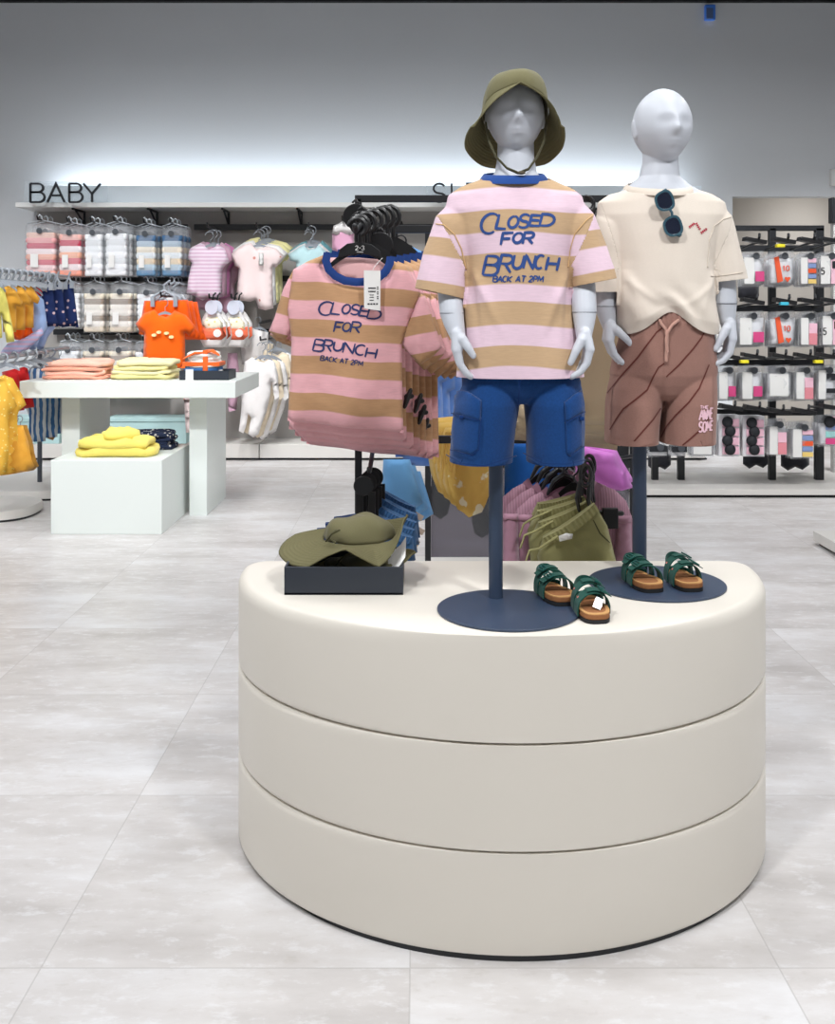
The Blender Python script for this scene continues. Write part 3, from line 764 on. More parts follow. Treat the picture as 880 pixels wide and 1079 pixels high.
stl = [[(478, 474), (498, 479.5), (505, 473.5), (508, 441)], [(599, 479), (612, 470)], [(474.5, 479), (490, 488), (510, 490), (540, 479.5)], [(554, 476), (575, 488), (596, 488.5), (613, 484)], [(547, 400), (546.5, 424)], [(479.5, 436), (507, 443)], [(595, 445), (613, 433.5)]]
for q in stl: obj('stitching', print_on(bvs, [q], 1.0, .0105, 2.0, taper=False), M['denim_dark'], sh1)
for q in ([(474, 481), (490, 489), (510, 491), (539, 482)], [(555, 479.5), (575, 490), (596, 490.5), (613, 486)]): obj('hem_band', print_on(bvs, [q], 6, .0015, 2, taper=False), M['denim'], sh1)
for x, y in ((490, 440), (609, 441)):
    l, n = hit(bvs, x, y); obj('pocket_tab', MB().box(l+n*.010, (.012, .006, .009)), M['denim_dark'], sh1, bevel=.002)
# ================= mannequin in the cream tee
Y2 = 2.75; W2 = W_of(Y2); s2 = Y2/F
base2 = P(692, 615.5, .7*F/287.5); base2.z = PT
m2 = thing('mannequin', 'bald grey child mannequin in cream tee and brown jersey shorts', 'mannequin', base2, 'child mannequins on the podium')
stand(m2, W2, base2, .1735, 674, 0, 455, 2.74)
spec2 = dict(hand_dy=-.034, s=s2, Y0=Y2, head=(697.5, 134.5, -.005), hsize=(.0765, .1005, .094), turn=.22,
  torso=[(150, 697, 18, .045, .012), (172, 697, 19, .046, .012), (186, 696, 21.5, .05, .012), (195, 696, 32, .056, .01), (206, 697, 50, .062, 0), (225, 698, 56, .07, 0), (250, 698, 50, .08, 0), (300, 699, 44, .084, 0), (340, 700, 44, .085, 0), (372, 701, 46, .085, 0)],
  arms=[dict(s=1, path=[(656, 228, 0, .038), (643, 262, 0, .033), (637, 292, -.008, .0290), (636.5, 310, -.012, .0285), (637, 323, -.016, .0282), (638.5, 334, -.019, .0235), (640.5, 344, -.022, .0185)],
         hand=((640.5, 343), (638.5, 358), (643, 372), (650, 380), (657, 383.5), ((646, 348), (654, 355.5), (661, 363)))),
        dict(s=-1, path=[(742, 226, 0, .038), (755, 262, 0, .034), (761, 290, -.008, .0325), (761.5, 308, -.012, .0322), (762, 320, -.016, .0312), (763.5, 331, -.019, .0245), (764.5, 342, -.022, .0185)],
         hand=((764.5, 341), (765.5, 357), (762.5, 371), (755.5, 379), (748, 382.5), ((758, 347), (752, 357), (747, 367))))],
  legs=[[(673, 392, 0, .056), (669, 425, 0, .060), (666, 436, 0, .054)], [(725, 392, 0, .056), (725, 425, 0, .060), (725, 436, 0, .054)]])
b2 = mannequin_body(W2, m2, spec2)
joint(W2, m2, 637, 323, -.016, .0281); joint(W2, m2, 762, 320, -.016, .0313)
M['cream'] = cloth('cream_jersey', rgb(221, 210, 197), .06, bk=.1)
M['cream_rib'] = cloth('cream_rib', rgb(216, 204, 190), .06, stretch=(6, 6, 1))
rings2 = [(186, 694, 27, .058), (194, 694.5, 30, .064), (198, 694.5, 33, .068), (201, 695, 39, .071), (206, 696, 54, .075), (214, 697, 66, .080), (228, 698, 68, .090), (250, 698.5, 60, .098), (275, 699, 53, .104), (300, 699, 52, .110), (322, 700, 54, .118), (338, 702, 55, .122), (352, 703, 53, .116), (364, 703, 50, .1)]
sl2 = [[(660, 222, 0, 20), (648, 240, 0, 22.5), (640, 268, 0, 22.5), (635, 296, -.005, 22.5), (632, 320, -.008, 22.5)], [(736, 220, 0, 20), (750, 238, 0, 22.5), (757, 262, 0, 22.5), (763, 285, -.005, 22.5), (767, 308, -.008, 23)]]
me = shirt_mesh(W2, Y2, rings2, sl2)
cloth_noise(me, .0038, 12, 30)
co = coords(me); no = normals(me)
for ax, ay, sg, kk, am in ((655, 285, 1, .35, .006), (655, 292, 1, .85, .004), (744, 285, -1, .3, .006), (744, 296, -1, 1.0, .003)):
    A = W2(ax, ay); dx = (co[:, 0]-A.x)*sg; dz = A.z-co[:, 2]
    k = np.exp(-((dx-dz*kk)/.012)**2)*np.clip(dz/.03, 0, 1)*np.clip((.12-dz)/.08, 0, 1)*(co[:, 1] < Y2)
    co += no*(am*k)[:, None]
# gathered folds above the tucked hem
A = W2(698, 334); dx = co[:, 0]-A.x; dz = co[:, 2]-A.z
k = np.exp(-(dz/.05)**2)*np.exp(-(dx/.1)**2)*(co[:, 1] < Y2); co += no*(.005*k*np.sin(dx*70+dz*60))[:, None]
setco(me, co)
bv2 = bvh_of(me)
mL, mR = do_split(me, W2, ((633, 222), (650, 284), 1), ((772, 224), (745, 284), -1), rings2, Y2)
tor, sL, sR = subset(me, ~(mL | mR)), subset(me, mL), subset(me, mR)
cutline(sL, W2, (615, 308), (648, 308)); cutline(sR, W2, (745, 298.5), (786, 293.5))
cut(tor, W2(700, 350), Vector((0, 0, -1)))
c, xx, yy = zpx(tor, Y2)                                   # lift the hem in front: tucked into the waistband
f = np.clip((yy-290)/60, 0, 1)**1.3*(c[:, 1] < Y2+.02)
lift = 21*np.exp(-((xx-697)/21)**2)-2*np.exp(-((np.abs(xx-700)-44)/14)**2)
c[:, 2] += f*lift*Y2/F; c[:, 1] += f*np.exp(-((xx-697)/20)**2)*.012; setco(tor, c)
A, B = W2(694, 189.5, .06), W2(694, 208.5, -.083); cut(tor, (A+B)/2, Vector((0, -(A.z-B.z), (B.y-A.y)*-1)).normalized())
tee2 = obj('t_shirt', tor, M['cream'], m2, angle=0, recalc=False, solid=.0025)
for q in (sL, sR): obj('sleeve', q, M['cream'], tee2, angle=0, recalc=False, solid=.0025)
piping(W2, Y2, bv2, [(772.5, 228), (762, 231), (753, 238), (748, 252), (745.5, 282)], tee2, 'shoulder_seam', M['cream_rib'])
piping(W2, Y2, bv2, [(749, 291), (765, 290), (783, 287)], tee2, 'cuff_stitching', M['cream_rib'], .8)
collar(W2, Y2, ringpts(694, 206.5, 191.5, 34.5, .083, .064), 0, tee2, M['cream_rib'], 'collar', .0035, .0105)
M['red_print'] = plain('red_print', rgb(176, 44, 66), .8)
sq = []
for (ax, ay, bx, by, wd) in ((726.5, 239.5, 732.5, 235, 'THE'), (733.5, 235.5, 738, 243, 'TIME'), (738.8, 245.5, 745.5, 240.5, 'NOW')):
    for k in range(4):
        t0 = k/4.0; x = ax+(bx-ax)*t0; y = ay+(by-ay)*t0; nx, ny = -(by-ay), (bx-ax); L = math.hypot(nx, ny); nx, ny = nx/L*1.5, ny/L*1.5
        sq += [[(x-nx, y-ny), (x+nx, y+ny)], [(x-nx*.9, y-ny*.9), (x+(bx-ax)*.15+nx*.3, y+(by-ay)*.15+ny*.3)]]
obj('chest_print', print_on(bv2, sq, .85, .0012, .6, taper=False), M['red_print'], tee2)
# brown jersey shorts
M['brown'] = cloth('brown_terry', rgb(152, 115, 104), .22, weave=1400, stretch=(1, 1, 2), bk=.3)
M['brown_line'] = cloth('brown_wave_line', rgb(104, 56, 50), .1)
me = shorts_mesh(W2, Y2, [(326, 702, 44, .098), (340, 702.5, 47, .104), (352, 703, 49, .104), (380, 700, 55, .104), (394, 699, 56.5, .102), (404, 698.5, 50, .094), (414, 698.5, 28, .082), (420, 698.5, 10, .06)],
   [[(380, 675, 20, .07), (394, 671.5, 27.5, .084), (408, 670, 28.6, .096), (425, 667.5, 28.5, .102), (450, 666, 27, .102), (482, 665, 26, .102)], [(380, 723, 20, .07), (394, 727, 27, .084), (408, 726, 28, .096), (425, 725.5, 28.5, .102), (450, 724.5, 28, .102), (482, 724, 27.5, .102)]])
cloth_noise(me, .0036, 12, 32, st=(1, 1, .5))
co = coords(me); no = normals(me); z0 = W2(700, 336).z; k = np.exp(-((co[:, 2]-z0)/.022)**2); co += no*(.0022*k*np.sin(np.arctan2(co[:, 1]-Y2, co[:, 0]-W2(702, 0).x)*46))[:, None]; setco(me, co)
cut(me, W2(698, 465.5), Vector((0, 0, -1)))
bvb = bvh_of(me)
sh2 = obj('jersey_shorts', me, M['brown'], m2, angle=0, recalc=False, solid=.003)
wl = [[(639, 416), (655, 396), (672, 377), (686, 358), (692, 350), (700, 344)], [(643, 453), (650, 441), (657, 431), (670, 421), (682, 411), (688, 398), (694, 387), (700, 383)], [(664, 470), (676, 456), (688, 442), (696, 430)],
      [(702, 397), (716, 384), (730, 368), (739, 356), (744, 346)], [(697, 461), (703, 449), (712, 438), (726, 424), (737, 409), (743, 394), (747, 384)], [(716, 472), (728, 462), (739, 452), (747, 440)], [(640, 452), (643, 430), (646, 400)]]
for q in wl[:6]: obj('wavy_line', print_on(bvb, [q], 1.7, .0014, 2.0), M['brown_line'], sh2)
for q in ([(643.5, 462), (644, 430), (646, 402)], [(751, 462), (752, 420), (752, 392)], [(700, 352), (699.5, 420)]): obj('seam_line', print_on(bvb, [q], .9, .0012, 2.0, taper=False), M['brown'], sh2)
for q in ([(641, 462), (655, 467), (672, 468), (690, 464)], [(698, 460), (712, 470), (730, 471), (750, 464)]): obj('hem_band', print_on(bvb, [q], 5.5, .0016, 2, taper=False), M['brown'], sh2)
M['cord'] = cloth('pinkish_cord', rgb(190, 148, 134), .1)
def surf(bvh, pts, off): return [l+n*off for l, n in (hit(bvh, x, y) for x, y in pts) if l is not None]
obj('drawstring', MB().tube(surf(bvb, [(694, 338), (698, 341), (701, 347), (702.5, 356), (702, 368), (701.5, 380)], .006), .0042, 10).tube(surf(bvb, [(712, 338), (707, 342), (703.5, 350), (701.5, 358), (702.5, 370)], .008), .0042, 10), M['cord'], sh2)
M['pink_print'] = plain('pink_print', rgb(238, 196, 208), .8)
aw = []
for ch, a, b in (('T', 738, 740), ('H', 740.8, 743), ('E', 743.8, 746)): aw += glyph(ch, a, b, 427.5, 430.5)
pm = print_on(bvb, aw, .8, .0016, .5, taper=False)
aw = []
for ch, a, b, c_, d in (('A', 737, 741.5, 432, 442.5), ('W', 741.5, 745, 431.5, 442), ('M', 744.8, 748, 431, 441.5), ('E', 748.2, 750.6, 430, 441), ('S', 736.5, 740, 444.5, 455), ('O', 740.5, 744, 444.5, 455), ('M', 744.3, 748, 444, 454), ('E', 748.2, 750.6, 443.5, 453)): aw += glyph(ch, a, b, c_, d, .06)
print_on(bvb, aw, 1.7, .0018, .7, pm, taper=False); obj('lettering', pm, M['pink_print'], sh2)
# ================= bucket hat on the first mannequin
M['olive'] = cloth('olive_cotton', rgb(110, 106, 77), .12, weave=1500, bk=.3)
M['olive_in'] = cloth('olive_cotton_inside', rgb(80, 77, 54), .12)
M['toggle'] = plain('toggle_brown', rgb(80, 70, 50), .5)
def hat_brim_mat():
    m, nt, b = nm('olive_brim_stitched'); c = rgb(110, 106, 77); t = tex(nt, 300, 3); at = N(nt, 'ShaderNodeAttribute'); at.attribute_name = 'u'
    nt.links.new(mix(nt, t, tuple(x*.86 for x in c[:3])+(1,), tuple(x*1.12 for x in c[:3])+(1,)), b.inputs['Base Color']); b.inputs['Roughness'].default_value = .92; b.inputs['Specular IOR Level'].default_value = .15
    h = math_(nt, 'SINE', math_(nt, 'MULTIPLY', at.outputs['Fac'], 2*PI/.0075)); bump(nt, b, h, .35, .0016); return m
M['brim'] = hat_brim_mat()
def interp_per(tab, a):
    """periodic interpolation, angles in degrees"""
    xs = [t[0] for t in tab]; ys = [t[1] for t in tab]
    return float(np.interp(a % 360, [xs[-1]-360]+xs+[xs[0]+360], [ys[-1]]+ys+[ys[0]]))
hat = thing('bucket_hat', 'olive bucket hat worn by the mannequin in striped tee', 'hat', W1(544, 90), 'olive bucket hats')
hc = W1(543.5, 118, .012); n = 96
# base line of the crown: high over the forehead, low at the nape (angle 270 = front)
attach = [(0, -.006), (45, -.026), (90, -.040), (135, -.026), (180, -.006), (225, .030), (270, .050), (315, .030)]
rows = []
for k in range(15):
    v = k/14.0; row = []
    for i in range(n):
        a = 360*i/n; ca, sa = math.cos(math.radians(a)), math.sin(math.radians(a))
        zb = hc.z+interp_per(attach, a)
        zt = hc.z+.098+.004*math.cos(math.radians(a))
        rr = math.cos(v*PI/2)**.55 if v < 1 else .02
        rx = .0805*rr if v < .999 else .001; ry = .094*rr if v < .999 else .001
        z = zb+(zt-zb)*math.sin(v*PI/2)**.9
        wob = 1+.02*math.sin(a*PI/180*5+2)*v+.012*math.sin(a*PI/180*9)
        row.append(Vector((hc.x+rx*ca*wob, hc.y+ry*sa*wob, z)))
    rows.append(row)
crown = obj('crown', MB().loft(rows, False), [M['olive']], hat, solid=.002, angle=70)
droop = [(0, 74), (30, 78), (60, 74), (90, 66), (120, 74), (150, 78), (180, 74), (205, 69), (225, 57), (247, 30), (270, 6), (293, 30), (315, 57), (335, 69)]
length = [(0, .088), (30, .094), (90, .094), (150, .094), (180, .088), (225, .066), (270, .042), (315, .066)]
rows = []; us = []
for k in range(13):
    v = k/12.0; row = []
    for i in range(n):
        a = 360*i/n; ra = math.radians(a); ca, sa = math.cos(ra), math.sin(ra); L = interp_per(length, a)*v
        dr = math.radians(interp_per(droop, a)+5*math.sin(ra*3+.6)*v-9*(v**2)*(1 if math.sin(ra) > -.5 else .2)); o = L*math.cos(dr); dn = L*math.sin(dr)
        row.append(Vector((hc.x+(.0805+o)*ca, hc.y+(.094+o)*sa, hc.z+interp_per(attach, a)-dn))); us.append(L)
    rows.append(row)
obj('brim', MB().loft(rows, False, us=us), [M['brim']], hat, solid=.0024, angle=80)
obj('chin_strap', MB().tube([W1(511.5, 132, -.02), W1(514, 150, -.03), W1(521, 168, -.045), W1(532, 181, -.062), W1(543, 186.5, -.072), W1(554, 182, -.062), W1(564, 168, -.045), W1(572, 150, -.03), W1(575, 132, -.02)], .0052, 10, flat=.5), M['olive_in'], hat)
obj('toggle', MB().ell(W1(546, 186.5, -.076), (.010, .006, .0045)), M['toggle'], hat)
# ================= sunglasses hanging on the cream collar
M['teal_frame'] = plain('teal_frame', rgb(50, 84, 98), .3)
M['lens'] = plain('dark_lens', rgb(14, 22, 44), .05, spec=.8)
c1, _ = hit(bv2, 697, 213); c2, _ = hit(bv2, 705.5, 240)
sg = thing('sunglasses', 'dark teal sunglasses hanging from the cream tee collar', 'sunglasses', c1)
gz = Vector((0, -.020, 0))
def lens_ring(c, r1, r2, tilt):
    out = []
    for k in range(28):
        a = 2*PI*k/28; e = 2.6; cx = math.copysign(abs(math.cos(a))**(2/e), math.cos(a)); sx = math.copysign(abs(math.sin(a))**(2/e), math.sin(a)); x, z = r1*cx*(1+.10*sx), r2*sx
        out.append(Vector((c.x+x*math.cos(tilt)-z*math.sin(tilt), c.y, c.z+x*math.sin(tilt)+z*math.cos(tilt))))
    return out
q1, q2 = P(697.3, 213, c1.y), P(706, 239.5, c1.y)
yy_ = min(c1.y, c2.y)-.016
fr = MB(); tl = math.radians(-72)
for q in (q1, q2):
    c = Vector((q.x, yy_, q.z)); o = lens_ring(c, .0265, .0245, tl); i_ = lens_ring(c, .0205, .0185, tl)
    rows = [[p+Vector((0, -.003, 0)) for p in o], [p+Vector((0, .003, 0)) for p in o], [p+Vector((0, .003, 0)) for p in i_], [p+Vector((0, -.003, 0)) for p in i_], [p+Vector((0, -.003, 0)) for p in o]]
    fr.loft(rows, False)
d = (q2-q1).normalized(); sd = Vector((d.z, 0, -d.x))
cA, cB = Vector((q1.x, yy_, q1.z)), Vector((q2.x, yy_, q2.z))
if sd.x < 0: sd = -sd
fr.tube([cA+d*.024+sd*.006, (cA+cB)/2+sd*.009, cB-d*.024+sd*.006], .0036, 10)
frame = obj('frame', fr, M['teal_frame'], sg, bevel=.001)
for q in (cA, cB):
    obj('lens', MB().loft([[p+Vector((0, -.0015, 0)) for p in lens_ring(q, .0215, .0195, tl)], [p+Vector((0, .001, 0)) for p in lens_ring(q, .0215, .0195, tl)]]), M['lens'], sg)
obj('temple', MB().tube([cA-d*.026+sd*.012, cA-d*.027+sd*.012+Vector((0, .02, 0)), cA+d*.02+Vector((-.004, .030, 0)), cA+d*.08+Vector((-.004, .034, 0))], .0034, 8), M['teal_frame'], sg)
obj('temple', MB().tube([cB+d*.026+sd*.012, cB+d*.029+sd*.012+Vector((0, .008, 0)), cB+d*.016+Vector((0, .014, 0))], .004, 8), M['teal_frame'], sg)
# ------------------------------------------------------------------ things on the podium
# tray with hats
Yt = 2.552
xa, xb = P(299.5, 0, Yt).x, P(425, 0, Yt).x; td = .22; th = .069
M['tray'] = plain('charcoal_tray', rgb(42, 48, 58), .45)
def tray_mb(xa, xb, y0, y1, z, h, t=.006):
    mb = MB(); mb.box(((xa+xb)/2, (y0+y1)/2, z+t/2), (xb-xa, y1-y0, t))
    mb.box(((xa+xb)/2, y0+t/2, z+h/2), (xb-xa, t, h)).box(((xa+xb)/2, y1-t/2, z+h/2), (xb-xa, t, h)).box((xa+t/2, (y0+y1)/2, z+h/2), (t, y1-y0-2*t, h)).box((xb-t/2, (y0+y1)/2, z+h/2), (t, y1-y0-2*t, h)); return mb
tr = tag(obj('display_tray', tray_mb(xa, xb, Yt, Yt+td, PT, th), M['tray'], loc=((xa+xb)/2, Yt+td/2, PT), bevel=.001), 'charcoal rectangular tray holding olive hats at the podium left', 'tray')
pp = MB(); pc = Vector(((xa+xb)/2, Yt+td/2, PT+.008))
rows = []
for j in range(7):
    v = j/6.0; rows.append([Vector((xb-.10+.105*u/8.0, Yt+.012+(td-.03)*v, PT+.012+.075*(u/8.0)**1.6+.01*v+.004*math.sin(u*1.7+j))) for u in range(9)])
pp.loft(rows, False, closed=False)
tag(obj('tissue_paper', pp, M['white'], loc=(xb-.05, Yt+.1, PT+.01), solid=.0008), 'white tissue paper poking out under the olive hat in the tray', 'paper')
def lying_hat(c, rx, ry, wave, crown, label, cz=.0, k=1.0, rk_=None):
    h = thing('bucket_hat', label, 'hat', c, 'olive bucket hats'); n = 96; rows = []; us = []
    def W(a): return interp_per(wave, a)*k
    for j in range(12):
        v = j/11.0; row = []
        for i in range(n):
            a = 360.0*i/n; ra = math.radians(a); kr = interp_per(rk_, a) if rk_ else 1.0
            r0x, r0y = crown[0]*.98, crown[1]*.98
            x = crown[2]*(1-v*.9)+(r0x+(rx*kr-r0x)*v)*math.cos(ra); y = crown[3]*(1-v)+(r0y+(ry*kr-r0y)*v)*math.sin(ra)
            z = .034*(1-v)+W(a)*v**1.5+.006*math.sin(v*PI)
            row.append(Vector(c)+Vector((x, y, z+cz))); us.append(v*(rx-r0x))
        rows.append(row)
    obj('brim', MB().loft(rows, False, us=us), M['brim'], h, solid=.003, angle=80)
    rows = []
    for j in range(12):
        v = j/11.0; row = []
        for i in range(n):
            ra = 2*PI*i/n; rr = math.cos(v*PI/2)**.5 if v < 1 else .01
            wob = 1+.05*math.sin(ra*3+v*4)+.03*math.sin(ra*7+1)
            x = crown[2]+crown[0]*rr*wob*math.cos(ra); y = crown[3]+crown[1]*rr*wob*math.sin(ra)
            z = .034+crown[4]*math.sin(v*PI/2)+(.006*math.sin(2*ra+1)*rr*v if v < 1 else 0)+.007*v*math.sin((x-crown[2])*55+.6)
            row.append(Vector(c)+Vector((x, y, z+cz)))
        rows.append(row)
    obj('crown', MB().loft(rows, False), M['olive'], h, solid=.002, angle=70)
    obj('chin_strap', MB().tube([Vector(c)+Vector(p) for p in ((-.055, -.052, .045), (-.04, -.066, .066), (-.02, -.06, .075), (-.03, -.05, .072), (-.05, -.055, .055), (-.03, -.07, .045))], .0026, 8), M['olive_in'], h)
    return h
cw = [(0, .104), (22, .100), (38, .066), (52, .022), (64, -.002), (76, .020), (91, .048), (107, .026), (122, -.004), (140, -.006), (160, .004), (180, .010), (215, .035), (270, .045), (325, .080)]
rad_k = [(0, .80), (24, .82), (42, .92), (62, 1.0), (200, 1.0), (300, .98), (335, .86)]
wave = [((360-a) % 360, z) for a, z in cw]; wave = sorted(set(wave))
hl = lying_hat(((xa+xb)/2+.004, Yt+.135, PT+.0695), .184, .143, wave, (.092, .078, .022, .035, .058), 'olive bucket hat with wavy brim lying on top in the tray', rk_=sorted(((360-a) % 360, z) for a, z in rad_k))
wave2 = sorted(((360-a) % 360, z) for a, z in [(0, .064), (20, .068), (38, .05), (70, .0), (120, .0), (180, .0), (270, .03), (330, .062)])
h2 = lying_hat(((xa+xb)/2+.030, Yt+.128, PT+.010), .150, .095, wave2, (.08, .07, -.01, .0, .02), 'second olive bucket hat under the wavy one in the tray')
# sandals
M['green_suede'] = cloth('green_suede', rgb(22, 74, 64), .2, bk=.2); M['cork'] = plain('cork', rgb(150, 98, 58), .85, noise=.18, nscale=160, bumpk=.2)
M['footbed'] = plain('tan_footbed', rgb(198, 150, 94), .85, noise=.06, nscale=90); M['sole'] = plain('black_sole', rgb(24, 25, 28), .7)
M['green_buckle'] = plain('green_buckle', rgb(24, 84, 76), .3); M['flower_w'] = plain('white_flower', rgb(225, 232, 226), .7); M['flower_o'] = plain('orange_flower', rgb(222, 164, 84), .7); M['flower_p'] = plain('pink_mushroom', rgb(206, 120, 110), .7); M['stitch_blue'] = plain('pale_stitch', rgb(120, 200, 210), .7)
M['silver'] = plain('silver_tag', rgb(190, 190, 192), .3, .6)
def sandal(c, rz, side, label, L=.150, tagged=False):
    """toe towards -Y; side = +1 when the buckles lie towards +X"""
    t = thing('sandal', label, 'sandal', c, 'green buckled sandals'); R = Matrix.Rotation(rz, 3, 'Z')
    def V(x, y, z): return Vector(c)+R@Vector((x*side, y, z))
    outl = []
    for k in range(48):
        a = 2*PI*k/48; y = -math.cos(a)*L/2; u = (y/L+.5)     # u=0 toe, 1 heel
        wd = .0410*(1-.30*u-.16*math.exp(-((u-.62)/.16)**2))
        x = math.copysign(abs(math.sin(a))**.62, math.sin(a))*wd+(-.004*(1-u))
        outl.append((x, y))
    def slab(z0, z1, g, mat, name, toe=0, bev=0):
        lo = [V(x*g, y*g, z0) for x, y in outl]; hi = [V(x*g, y*g, z1+toe*max(0, -y/L-.2)**2) for x, y in outl]
        return obj(name, MB().loft([lo, hi]), mat, t, bevel=bev)
    slab(0.0, .009, 1.0, M['sole'], 'outsole'); slab(.0088, .021, .985, M['cork'], 'cork_midsole', bev=.002); 
    fb = MB(); rings = []
    for g, z in ((.975, .0208), (.97, .0228), (.86, .0215), (.5, .0195), (.05, .0192)): rings.append([V(x*g, y*g, z) for x, y in outl])
    obj('footbed', fb.loft(rings, False), M['footbed'], t)
    def strap(y, wd, h, hw, nm, tail=1):
        rows = []; n = 22
        for k in range(n+1):
            a = PI*(1.12*k/n-.06); x = hw*math.cos(a)-.003; z = .014+h*max(math.sin(a), -.2)**.8 if math.sin(a) > 0 else .014+h*math.sin(a)
            o = Vector((math.cos(a), 0, math.sin(a)))
            sk = .006*math.cos(a)
            rows.append([V(x, y-wd/2+sk, z), V(x, y+wd/2+sk, z+.002), V(x-.003*o.x, y+wd/2+sk, z-.003*o.z+.002), V(x-.003*o.x, y-wd/2+sk, z-.003*o.z)])
        s = obj(nm, MB().loft(rows, True), M['green_suede'], t, bevel=.0008)
        # loose tail over the buckle
        tl = []
        for k in range(9):
            a = PI*(.62-.052*k); hh = h+.0015; x = (hw+.0015)*math.cos(a)-.003+(.004*max(0, k-6)); z = .014+hh*math.sin(a)**.8+.001
            tl.append([V(x, y-wd*.42, z), V(x, y+wd*.42, z+.001), V(x, y+wd*.42, z+.0025), V(x, y-wd*.42, z+.002)])
        obj('strap_tail', MB().loft(tl), M['green_suede'], s, bevel=.0006)
        a = PI*.34; p = V((hw+.007)*math.cos(a)-.003, y, .014+(h+.007)*math.sin(a)**.8)
        Mx = R@Matrix.Rotation(side*(PI/2-a), 3, 'Y')
        bk = MB()
        for d, dm in (((-.007, 0, 0), (.003, wd*1.15, .004)), ((.007, 0, 0), (.003, wd*1.15, .004)), ((0, wd*.55, 0), (.016, .003, .004)), ((0, -wd*.55, 0), (.016, .003, .004)), ((0, 0, .001), (.003, wd*.9, .003))): bk.box(p+Mx@Vector(d), dm, M=Mx)
        obj('buckle', bk, M['green_buckle'], s, bevel=.0008)
        for da, mt, r in ((.56, 'flower_o' if h > .03 else 'flower_w', .0036), (.80, 'flower_p', .0028)):
            a = PI*da; o = Vector((math.cos(a)*side, 0, math.sin(a))); q = V(hw*math.cos(a)-.003, y+.002, .014+h*math.sin(a)**.8+.0005); q2 = q+R@(o*.0012)
            obj('printed_motif', MB().tube([q-R@(o*.001), q2], r, 10, False), M[mt], s)
    strap(-.016, .032, .044, .0405, 'toe_strap'); strap(.028, .028, .052, .0375, 'instep_strap')
    hb = MB(); rows = []
    for k in range(21):
        a = PI*k/20; x = .031*math.cos(a)-.001; y = .034+.040*math.sin(a); z = .022+.022*math.sin(a)+.008
        o = Vector((math.cos(a), math.sin(a)*1.2, 0)).normalized()
        rows.append([V(x, y, z), V(x, y, z+.015), V(x-.0028*o.x, y-.0028*o.y, z+.015), V(x-.0028*o.x, y-.0028*o.y, z)])
    hs = obj('heel_strap', hb.loft(rows), M['green_suede'], t, bevel=.0006)
    obj('heel_cup', MB().loft([[V(.0300*math.cos(PI*k/16)-.001, .034+.038*math.sin(PI*k/16), z) for k in range(17)] for z in (.018, .030)], False, closed=False), M['green_suede'], t, solid=.003)
    if tagged:
        obj('price_tag', MB().box(V(.006, -.034, .034), (.018, .026, .001), M=R@Matrix.Rotation(.9, 3, 'X')@Matrix.Rotation(-.5, 3, 'Z')), M['silver'], t)
    return t
pz = PT+.0065
def on_top(px, py): Y = (EYE-PT)*F/(py-HY); return P(px, py, Y)
def sat(px, py, on_plate, lab, rz, side, **k):
    p = on_top(px, py); t = sandal((p.x, p.y+.058, pz if on_plate else PT+.0035), rz, side, lab, **k)
    if not on_plate: t.rotation_euler.x = .05           # heel on the edge of the plate, toe on the podium
    return t
sat(587, 640, True, 'green sandal partly on the round plate, left of the pair by the striped mannequin', .24, -1)
sat(628, 655.5, False, 'green sandal with silver tag on its footbed, nearest the podium front', .10, 1, tagged=True)
sat(681, 626, True, 'left sandal of the green pair on the rear plate by the cream mannequin', .20, -1)
sat(727, 625, True, 'right sandal of the green pair on the rear plate by the cream mannequin', .14, 1)

# ------------------------------------------------------------------ left display table and its plinth block
M['mint'] = plain('pale_mint_lacquer', rgb(230, 236, 232), .38, noise=.01, nscale=2)
tb = thing('display_table', 'pale grey display table standing on two slab legs', 'table', (-1.92, 7.35, 0))
obj('tabletop', MB().box((-1.9215, 7.36, .881), (1.431, 1.02, .113)), M['mint'], tb, bevel=.006)
obj('leg', MB().box((-2.378, 7.44, .412), (.124, .70, .825)), M['mint'], tb, bevel=.003)
obj('leg', MB().box((-1.504, 7.44, .412), (.122, .70, .825)), M['mint'], tb, bevel=.003)
tag(obj('plinth_block', MB().box((-1.953, 6.885, .233), (.698, .79, .466)), M['mint'], loc=(-1.953, 6.885, 0), bevel=.004), 'pale grey block plinth pushed under the display table', 'plinth')
TT = .9375
def folded(name, label, cat, c, w, d, h, mats, group=None, layers=4, seed=0, droop=.0, rz=0):
    """folded garment stack: each folded piece is its own thing when listed by the caller"""
    rs = np.random.default_rng(seed); t = thing(name, label, cat, c, group); zz = 0
    for k in range(layers):
        hh = h/layers*(.8+.4*rs.random()); mb = MB(); n = 40; rings = []
        ww, dd = w*(.92+.12*rs.random())*(1-.03*k), d*(.94+.1*rs.random()); ox = (rs.random()-.5)*w*.06
        ph = rs.random(4)*6.28
        for j, (g, z) in enumerate(((.80, 0), (.97, .12), (1.0, .5), (.97, .86), (.80, 1.0), (.35, 1.07), (.02, 1.09))):
            row = []
            for i in range(n):
                a = 2*PI*i/n; e = 5.0; x = math.copysign(abs(math.cos(a))**(2/e), math.cos(a)); y = math.copysign(abs(math.sin(a))**(2/e), math.sin(a))
                wz = .16*math.sin(a*3+ph[0])+.12*math.sin(a*5+ph[1])+.14*math.sin(x*4+ph[2])*math.cos(y*3+ph[3])
                wr = 1+.03*math.sin(a*7+ph[2])
                row.append(Vector(c)+Matrix.Rotation(rz, 3, 'Z')@Vector((ox+ww/2*g*x*wr, dd/2*g*y*wr, zz+max(0.0, hh*(z+wz*(z > 0)*(.7 if j < 4 else 1.3))))))
            rings.append(row)
        obj('folded_layer', mb.loft(rings), mats[k % len(mats)], t, angle=0); zz += hh*.86
    return t
